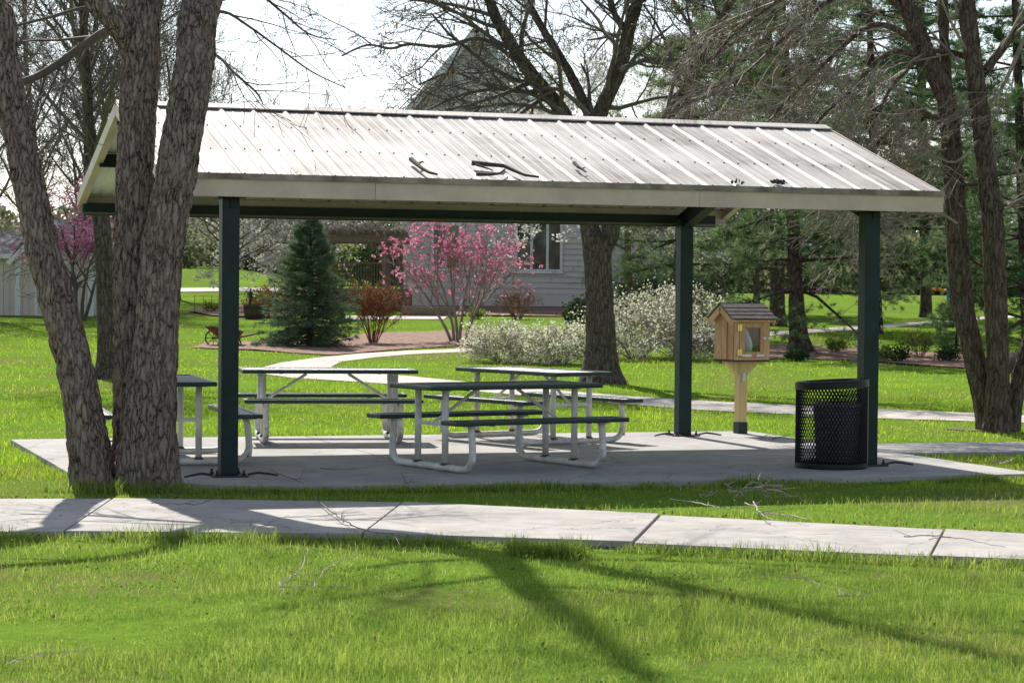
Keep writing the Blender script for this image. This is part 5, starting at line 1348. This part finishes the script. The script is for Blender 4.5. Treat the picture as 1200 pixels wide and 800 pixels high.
mb = MB(); mb.prism([(cxh + half - 0.4, YH - 0.5, eave - 0.25), (xr + 0.4, YH - 0.5, eave - 0.62), (xr + 0.4, YH - 0.5, eave - 0.5), (cxh + half - 0.4, YH - 0.5, eave - 0.1)], (0, 10, 0)); mb.build('side_roof', M['roofing'], ho)
x0, x1, z0, z1 = hx(602.5), hx(659), hzv(318.5), hzv(258)
mb = MB(); t = 0.11
for a, b in ((x0, x0 + t), (x1 - t, x1)): mb.box(((a + b) / 2, YH - 0.10, (z0 + z1) / 2), (b - a, 0.08, z1 - z0))
for zz in (z0 + t / 2, z1 - t / 2): mb.box(((x0 + x1) / 2, YH - 0.10, zz), (x1 - x0 - 2 * t, 0.08, t))
for px in (622.5, 641): mb.box((hx(px), YH - 0.102, (z0 + z1) / 2), (0.1, 0.07, z1 - z0 - 2 * t))
mb.box(((x0 + x1) / 2, YH - 0.11, z0 - 0.03), (x1 - x0 + 0.12, 0.12, 0.06))
wf = mb.build('window', M['white'], ho)
for a, b in ((x0 + t, hx(622.5) - 0.05), (hx(622.5) + 0.05, hx(641) - 0.05), (hx(641) + 0.05, x1 - t)):
    mb = MB(); mb.box(((a + b) / 2, YH - 0.085, (z0 + z1) / 2), (b - a, 0.02, z1 - z0 - 2 * t)); mb.build('pane', M['hglass'], wf)
for px0, px1, y0, y1 in ((505, 540, 318, 262), (700, 716, 300, 262)):
    a, b, c, d = hx(px0), hx(px1), hzv(y0), hzv(y1)
    mb = MB(); mb.box(((a + b) / 2, YH - 0.09, (c + d) / 2), (b - a, 0.06, d - c)); wf = mb.build('window', M['white'], ho)
    for q in range(2):
        w2 = (b - a - 0.3) / 2; mb = MB(); mb.box((a + 0.1 + w2 / 2 + q * (w2 + 0.1), YH - 0.125, (c + d) / 2), (w2, 0.02, d - c - 0.2)); mb.build('pane', M['hglass'], wf)
YP = 82.0
def at_p(px, py, Y=YP): return at(px, py, Y)
gp_ = G(at_p(425, 340).x, YP)
pg = thing('pergola', 'weathered timber pergola tangled with vines left of the magnolia', 'pergola', (at_p(425, 340).x, YP + 1, gp_))
xa, xb = at_p(378, 300).x, at_p(476, 300).x; zt, zb = at_p(425, 274).z, at_p(425, 284).z
for yy in (YP, YP + 2.6):
    mb = MB(); mb.box(((xa + xb) / 2, yy, (zt + zb) / 2), (xb - xa, 0.12, zt - zb)); mb.build('beam', M['oldwood'], pg)
    for px in (384, 450):
        x = at_p(px, 300).x; mb = MB(); mb.box((x, yy, (gp_ + zb) / 2), (0.14, 0.14, zb - gp_)); mb.build('post', M['oldwood'], pg)
for k in range(13):
    x = xa + (xb - xa) * (k + 0.5) / 13; mb = MB(); mb.box((x, YP + 1.3, zt + 0.07), (0.05, 3.6, 0.14)); mb.build('rafter', M['oldwood'], pg)
rg = np.random.default_rng(3); nb = NB(); tips = []
for k in range(60):
    p = np.array([rg.uniform(xa, xb), YP + rg.uniform(-0.5, 2.9), zt + 0.2])
    grow(nb, p, np.array([rg.normal(), rg.normal(), 0.25]), 1.1, 0.012, 0, dict(n=[4, 3], ratio=0.55, ang=50, wob=0.25, sag=0.06, up=0, rmin=0.006), rg, tips)
o = nb.build('vine_tangle', M['twig_pale'], pg)
mb = MB(); x0, x1 = at_p(372, 300, 84).x, at_p(478, 300, 84).x; zr = at_p(425, 308, 84).z; zd = at_p(425, 338, 84).z
dk = thing('deck_railing', 'brown deck with slatted railing under the pergola', 'railing', ((x0 + x1) / 2, 84, gp_))
mb.box(((x0 + x1) / 2, 84, zr), (x1 - x0, 0.1, 0.08)); mb.box(((x0 + x1) / 2, 84, zd + 0.1), (x1 - x0, 0.06, 0.06)); mb.build('rail', M['oldwood'], dk)
mb = MB(); n = 34
for k in range(n): mb.box((x0 + (x1 - x0) * (k + 0.5) / n, 84, (zr + zd) / 2 + 0.05), (0.035, 0.035, zr - zd - 0.14))
mb.build('slats', M['oldwood'], dk).name = 'slat_screen'
mb = MB(); mb.box(((x0 + x1) / 2, 86, (zd + gp_) / 2), (x1 - x0, 3.9, zd - gp_)); mb.build('deck', M['oldwood'], dk)
a = spot(470, 371); b = spot(532, 371)
mb = MB(); mb.box(((a.x + b.x) / 2, a.y + 0.5, a.z + 0.16), (b.x - a.x, 0.16, 0.36), rot=Matrix.Rotation(0.02, 3, 'Y'))
tag(mb.build('timber_edging', M['oldwood'], bevel=0.01), 'low grey timber edging along the patio behind the magnolia', 'edging')

# ------------------------------------------------------------------ beige shed
YS = 75.0
def sx(px): return at(px, 340, YS).x
def sz(py, px=50): return at(px, py, YS).z
zb_ = sz(373); ze = sz(302); za = sz(258)
sd_ = thing('garden_shed', 'beige board shed with white corner trim behind the leaning trunk', 'shed', (sx(40), YS + 1.5, zb_))
xa, xb, xm = sx(19), sx(109), sx(64)
def boards(x0, x1, zf, y, mb):
    n = max(1, int((x1 - x0) / 0.2)); w_ = (x1 - x0) / n
    for i in range(n):
        a, b = x0 + i * w_ + 0.006, x0 + (i + 1) * w_ - 0.006
        mb.prism([(a, y, zb_), (b, y, zb_), (b, y, zf(b)), (a, y, zf(a))], (0, 0.02, 0))
def gf(x): return ze + (za - ze) * (1 - abs(x - xm) / (xb - xm)) - 0.06
mb = MB(); boards(xa, xb, gf, YS, mb); boards(sx(-110), xa - 0.003, lambda x: ze - 0.02, YS + 0.05, mb); mb.build('board_wall', M['shedwall'], sd_)
mb = MB(); mb.prism([(xa, YS + 0.025, zb_), (xb, YS + 0.025, zb_), (xb, YS + 0.025, ze - 0.05), (xm, YS + 0.025, za - 0.1), (xa, YS + 0.025, ze - 0.05)], (0, 3, 0)); mb.box(((sx(-110) + xa) / 2 - 0.01, YS + 1.6, (zb_ + ze) / 2), (xa - sx(-110), 2.9, ze - zb_ - 0.05)); mb.build('wall', M['shedwall'], sd_)
mb = MB()
for px0, px1 in ((17.5, 24), (103.5, 110)): mb.box(((sx(px0) + sx(px1)) / 2, YS - 0.01, (zb_ + ze) / 2), (sx(px1) - sx(px0), 0.04, ze - zb_))
mb.build('corner_trim', M['white'], sd_)
for s in (-1, 1):
    d = Vector((s * (xb - xm), 0, ze - za)); L = d.length + 0.3; d.normalize(); up = Vector((-d.z * s, 0, abs(d.x))); up = Vector((s * abs(d.z), 0, abs(d.x)))
    mb = MB(); mb.box(Vector((xm, YS + 1.4, za + 0.06)) + d * (L / 2), (L, 3.4, 0.08), ax=(d, Vector((0, 1, 0)), up)); mb.build('roof', M['roofing'], sd_)
    mb = MB(); mb.box(Vector((xm, YS - 0.32, za + 0.0)) + d * (L / 2), (L, 0.04, 0.16), ax=(d, Vector((0, 1, 0)), up)); mb.build('rake_board', M['white'], sd_)
mb = MB(); x0, x1 = sx(-115), sx(16)
mb.prism([(x0, YS - 0.25, ze + 0.02), (x0, YS - 0.25, ze + 0.1), (x0, YS + 2.6, ze + 0.9), (x0, YS + 2.6, ze + 0.8)], (x1 - x0, 0, 0)); mb.build('side_roof', M['roofing'], sd_)
mb = MB(); mb.box(((x0 + x1) / 2, YS - 0.265, ze + 0.04), (x1 - x0, 0.03, 0.16)); mb.build('fascia', M['white'], sd_)
mb = MB(); x0, x1 = sx(41), sx(88); zt = sz(308)
mb.box(((x0 + x1) / 2, YS - 0.02, zt), (x1 - x0, 0.05, 0.12)); mb.box(((x0 + x1) / 2, YS - 0.02, zb_ + 0.06), (x1 - x0, 0.05, 0.1))
for x in (x0 + 0.05, x1 - 0.05): mb.box((x, YS - 0.021, (zb_ + zt) / 2), (0.1, 0.05, zt - zb_ - 0.12))
mb.build('door_trim', M['white'], sd_)

# ------------------------------------------------------------------ garden ornaments
wb = spot(275, 405.5); s = wb.y / FPX
def Wp(px, py, dy=0.0): p = at(px, py, wb.y); return Vector((p.x, p.y + dy, p.z))
wbt = thing('wheelbarrow', 'old rusty wheelbarrow with a spoked wheel standing on the mulch edge', 'wheelbarrow', wb)
mb = MB(); c = Wp(250, 396); r = 9.2 * s; P = [(c.x + r * math.cos(t), c.y, c.z + r * math.sin(t)) for t in np.linspace(0, 2 * PI, 25)]
mb.tube(P, 0.018, 6, cap=False); wh = mb.build('wheel', M['iron'], wbt)
mb = MB()
for k in range(8): mb.tube([c, (c.x + r * math.cos(k * PI / 4), c.y, c.z + r * math.sin(k * PI / 4))], 0.007, 4)
mb.tube([c + Vector((0, -0.08, 0)), c + Vector((0, 0.08, 0))], 0.03, 8); mb.build('spokes', M['iron'], wh).name = 'spoke_hub'
mb = MB(); top = [Wp(242, 381.5, -0.3), Wp(284, 388, -0.3), Wp(284, 388, 0.3), Wp(242, 381.5, 0.3)]; bot = [Wp(256, 394, -0.2), Wp(277, 397, -0.2), Wp(277, 397, 0.2), Wp(256, 394, 0.2)]
mb.add(top + bot, [(4, 5, 6, 7)] + [(i, (i + 1) % 4, 4 + (i + 1) % 4, 4 + i) for i in range(4)])
tr_ = mb.build('tray', M['rust'], wbt); tr_.modifiers.new('thickness', 'SOLIDIFY').thickness = 0.015
for q in (-1, 1):
    mb = MB(); mb.tube([Wp(250, 396, 0.06 * q), Wp(275, 396.5, 0.2 * q), Wp(308, 389, 0.28 * q)], [0.022, 0.024, 0.02], 6); mb.build('handle', M['oldwood'], wbt)
    mb = MB(); mb.tube([Wp(279, 396.5, 0.2 * q), Wp(282, 405.5, 0.22 * q)], 0.018, 6); mb.build('leg', M['iron'], wbt)
bl_ = spot(298, 374)
bt = thing('barrel_planter', 'dark half barrel planter in the far planting bed', 'planter', bl_)
mb = MB(); mb.lathe([(0.28, 0.0), (0.34, 0.22), (0.36, 0.46), (0.33, 0.46), (0.31, 0.36), (0.02, 0.35)], bl_, 24); mb.build('staves', M['barrel'], bt).name = 'barrel_body'
for z in (0.1, 0.36):
    mb = MB(); r = 0.315 + 0.1 * z; mb.lathe([(r, z - 0.02), (r + 0.012, z - 0.02), (r + 0.02, z + 0.02), (r, z + 0.02)], bl_, 24); mb.build('hoop', M['iron'], bt)
pb = bl_ + Vector((-0.13, 0, 0.35))
pt = thing('hand_pump', 'small dark cast iron hand pump standing in the half barrel', 'pump', pb)
mb = MB(); mb.lathe([(0.09, 0), (0.09, 0.03), (0.05, 0.05), (0.05, 0.4), (0.075, 0.42), (0.075, 0.5), (0.03, 0.55), (0.02, 0.62)], pb, 14); mb.build('pump_body', M['iron'], pt)
mb = MB(); mb.tube([pb + Vector((0.04, 0, 0.36)), pb + Vector((0.17, 0, 0.36)), pb + Vector((0.19, 0, 0.3))], 0.025, 8); mb.build('spout', M['iron'], pt)
mb = MB(); mb.tube([pb + Vector((0.05, 0, 0.6)), pb + Vector((-0.05, 0, 0.66)), pb + Vector((-0.2, 0, 0.45))], 0.014, 6); mb.build('handle', M['iron'], pt)
f0 = spot(228, 367); f1 = spot(268, 368)
ft = thing('wire_fence', 'thin wire garden fence round the far planting bed', 'fence', (f0 + f1) / 2)
for k in range(5):
    p = f0 + (f1 - f0) * k / 4; mb = MB(); mb.tube([p, p + Vector((0, 0, 0.62))], 0.009, 5); mb.build('stake', M['iron'], ft)
mb = MB()
for z in (0.08, 0.2, 0.34, 0.48, 0.6): mb.tube([f0 + Vector((0, 0, z)), (f0 + f1) / 2 + Vector((0, 0, z - 0.01)), f1 + Vector((0, 0, z))], 0.004, 4)
mb.build('wire', M['iron'], ft)
def rock(name, px, py, sx_, sy_, sz_, m, label, seed):
    b = spot(px, py); bm = bmesh.new(); bmesh.ops.create_icosphere(bm, subdivisions=4, radius=1)
    for v in bm.verts:
        q = v.co.copy(); f = 1 + 0.22 * noise.fractal(q * 1.3 + Vector((seed, 0, 0)), 1, 2, 4)
        v.co = Vector((q.x * sx_ * f + b.x, q.y * sy_ * f + b.y, max(q.z, -0.35) * sz_ * f + b.z + sz_ * 0.3))
    me = bpy.data.meshes.new(name); bm.to_mesh(me); bm.free(); o = link(name, me, m, None, True); tag(o, label, 'rock')
rock('stone', 1032, 424, 0.16, 0.14, 0.13, M['stone'], 'small grey stone at the foot of the right green post in the mulch', 2.0)
rock('boulder', 1192, 437, 0.34, 0.3, 0.33, M['redstone'], 'large rounded brown boulder behind the right trunk clump', 5.0)
rock('stone', 1004, 424, 0.14, 0.1, 0.07, M['stone'], 'low flat stone at the mulch edge left of the right post', 8.0)
YG = 104.0
gpx = at(1087, 358, YG); gg = G(gpx.x, YG)
mb = MB(); mb.box((gpx.x, YG, gg + 0.55), (0.24, 0.24, 1.3)); mb.box((gpx.x, YG, gg + 1.23), (0.3, 0.3, 0.08)); tag(mb.build('wooden_post', M['oldwood'], bevel=0.02), 'square grey wooden post on the far lawn beside the play bars', 'post')
b = at(1100, 350, YG + 2); gb = G(b.x, YG + 2)
pl = thing('play_frame', 'orange and blue play frame on the far lawn between the trees', 'play equipment', (b.x, YG + 2, gb))
def Pp(px, py): return at(px, py, YG + 2)
mb = MB(); mb.tube([Pp(1089, 338), Pp(1096, 339), Pp(1098, 332), Pp(1100, 338), Pp(1106, 341), Pp(1113, 339)], 0.07, 8); mb.build('bar', M['orange'], pl)
for px in (1111, 1113.5):
    p = Pp(px, 331); mb = MB(); mb.tube([(p.x, p.y, gb), p], 0.06, 8); mb.build('post', M['blue'], pl)
b = at(1150, 350, YG + 6); gb = G(b.x, YG + 6)
rk = thing('bicycle_rack', 'dark looped rack on the far lawn between the right trunks', 'rack', (b.x, YG + 6, gb))
for px, r in ((1151, 0.34), (1139, 0.26)):
    c = at(px, 342, YG + 6); mb = MB(); mb.tube([(c.x + r * math.cos(t), c.y, gb + 0.36 + r * math.sin(t)) for t in np.linspace(0, 2 * PI, 21)], 0.035, 6, cap=False); mb.build('loop', M['iron'], rk)
mb = MB(); c0, c1 = at(1136, 345, YG + 6), at(1155, 345, YG + 6); mb.tube([(c0.x, c0.y, gb + 0.3), (c1.x, c1.y, gb + 0.3)], 0.03, 6); mb.build('bar', M['iron'], rk)

# ------------------------------------------------------------------ fallen twigs
def twig(label, paths, Y=None, r=0.006, m='dry', lift=0.03, group='fallen twigs in front of the shelter'):
    mb = MB()
    r *= 0.72
    for P in paths:
        Q = [at(px, py, Y + 0.02 * (px % 7 - 3)) if Y else flat(px, py, lift) for px, py in P]
        Q = [q + Vector((random.uniform(-.004, .004), random.uniform(-.02, .02), random.uniform(0, .01))) for q in Q]
        Q, rr_ = smooth_path(Q, [r * (1 - 0.55 * i / (len(Q) - 1)) for i in range(len(Q))], 5)
        Q = [Vector(q) + Vector((random.gauss(0, .006), random.gauss(0, .012), abs(random.gauss(0, .004)))) for q in Q]
        mb.tube(Q, rr_, 5)
        for k in range(2, len(Q) - 2, 5):
            d = Vector((random.gauss(0, .06), random.gauss(0, .05), random.uniform(0, .02))); mb.tube([Q[k], Q[k] + d, Q[k] + d * 1.7 + Vector((0.01, 0.01, 0))], [rr_[k] * 0.6, rr_[k] * 0.45, rr_[k] * 0.3], 4)
    tag(mb.build('fallen_twig', M[m]), label, 'twig', group)
twig('tangled pale dead branch standing up from the grass right of the tables', [[(848, 567), (856, 571), (857, 579)], [(854, 577), (865, 577), (869, 581), (866, 585)], [(866, 578), (880, 575), (892, 574)], [(870, 576), (878, 568), (886, 566), (893, 570), (894, 576), (905, 584)], [(893, 570), (914, 570), (916, 576)], [(897, 577), (897, 585)], [(893, 575), (910, 575), (925, 581), (935, 583), (941, 588)], [(893, 571), (899, 562), (903, 555)], [(893, 571), (889, 562), (893, 555)], [(866, 580), (858, 585)]], Y=18.1, r=0.011)
twig('long pale stick in the grass just below the tangled branch', [[(808, 589), (825, 592), (838, 595), (860, 596), (886, 596)]], r=0.008)
twig('forked grey stick at the sidewalk edge below the tangled branch', [[(883, 589), (888, 598), (894, 604), (906, 610)], [(872, 590), (884, 594)], [(890, 602), (910, 603), (926, 605), (945, 610)]], r=0.009)
twig('short stub of pale stick left of the tangled branch', [[(826, 583), (836, 579), (842, 576)], [(820, 581), (822, 584)]], Y=18.2, r=0.008)
twig('pale twigs rising from the grass below the nearest table', [[(779, 566), (783, 561), (787, 553)], [(776, 572), (782, 566)], [(776, 560), (779, 566)], [(796, 569), (798, 577)]], Y=18.6, r=0.006)
twig('thin curved twig lying on the left part of the sidewalk', [[(178, 591), (205, 592), (232, 591), (246, 587), (253, 583)]], r=0.005, m='twig')
twig('long thin branch lying across the sidewalk joint under the tables', [[(370, 585), (380, 594), (395, 606), (410, 615), (425, 621), (445, 626), (462, 628), (470, 640)], [(400, 609), (402, 600)]], r=0.007, m='twig', lift=0.02)
twig('short twig at the lower edge of the sidewalk on the left', [[(243, 623), (258, 618), (277, 614)]], r=0.005, m='twig')
twig('forked twig on the sidewalk right of the left joint', [[(300, 622), (315, 615), (327, 610), (337, 606)], [(292, 621), (293, 610)]], r=0.004, m='twig')
twig('spreading grey twig lying on the front lawn below the sidewalk', [[(328, 688), (340, 678), (352, 668), (360, 645)], [(366, 689), (378, 674), (392, 662), (420, 650)], [(328, 683), (330, 700)], [(330, 688), (350, 689), (370, 689), (410, 690)]], r=0.005, lift=0.04)
twig('thin dark twig lying on the right end of the sidewalk', [[(1060, 631), (1085, 628), (1107, 630), (1135, 634), (1178, 642)], [(1107, 630), (1090, 634)]], r=0.005, m='twig')
twig('small pale twig in the lower right lawn', [[(984, 699), (1000, 699), (1017, 701)], [(1008, 699), (1014, 697)]], r=0.006, lift=0.05)
twig('arched dry stem in the lower lawn left of the pale twig', [[(920, 680), (932, 679), (945, 680), (955, 684), (963, 689)]], r=0.004, lift=0.06)
twig('fine pale stick in the left foreground lawn', [[(10, 780), (30, 772), (52, 768), (92, 764)]], r=0.004, lift=0.05)
twig('curved twig on the shaded pad below the side on table', [[(318, 551), (330, 557), (345, 562), (352, 559), (358, 548)], [(345, 562), (356, 568)]], r=0.005, m='twig', lift=0.012)
twig('bent twig on the pad under the near foot of the nearest table', [[(470, 556), (478, 567), (484, 560)]], r=0.005, m='twig', lift=0.012)
twig('thin twig on the pad left of the nearest table', [[(375, 550), (398, 551), (416, 550)]], r=0.005, m='twig', lift=0.012)
twig('brown sticks on the pad right of the little library post', [[(905, 515), (913, 513), (921, 512)], [(893, 513), (902, 509)]], r=0.007, m='deadbark', lift=0.012)
twig('pale stick on the grass at the right end of the pad', [[(1172, 545), (1182, 541), (1189, 537)]], r=0.012, lift=0.02)
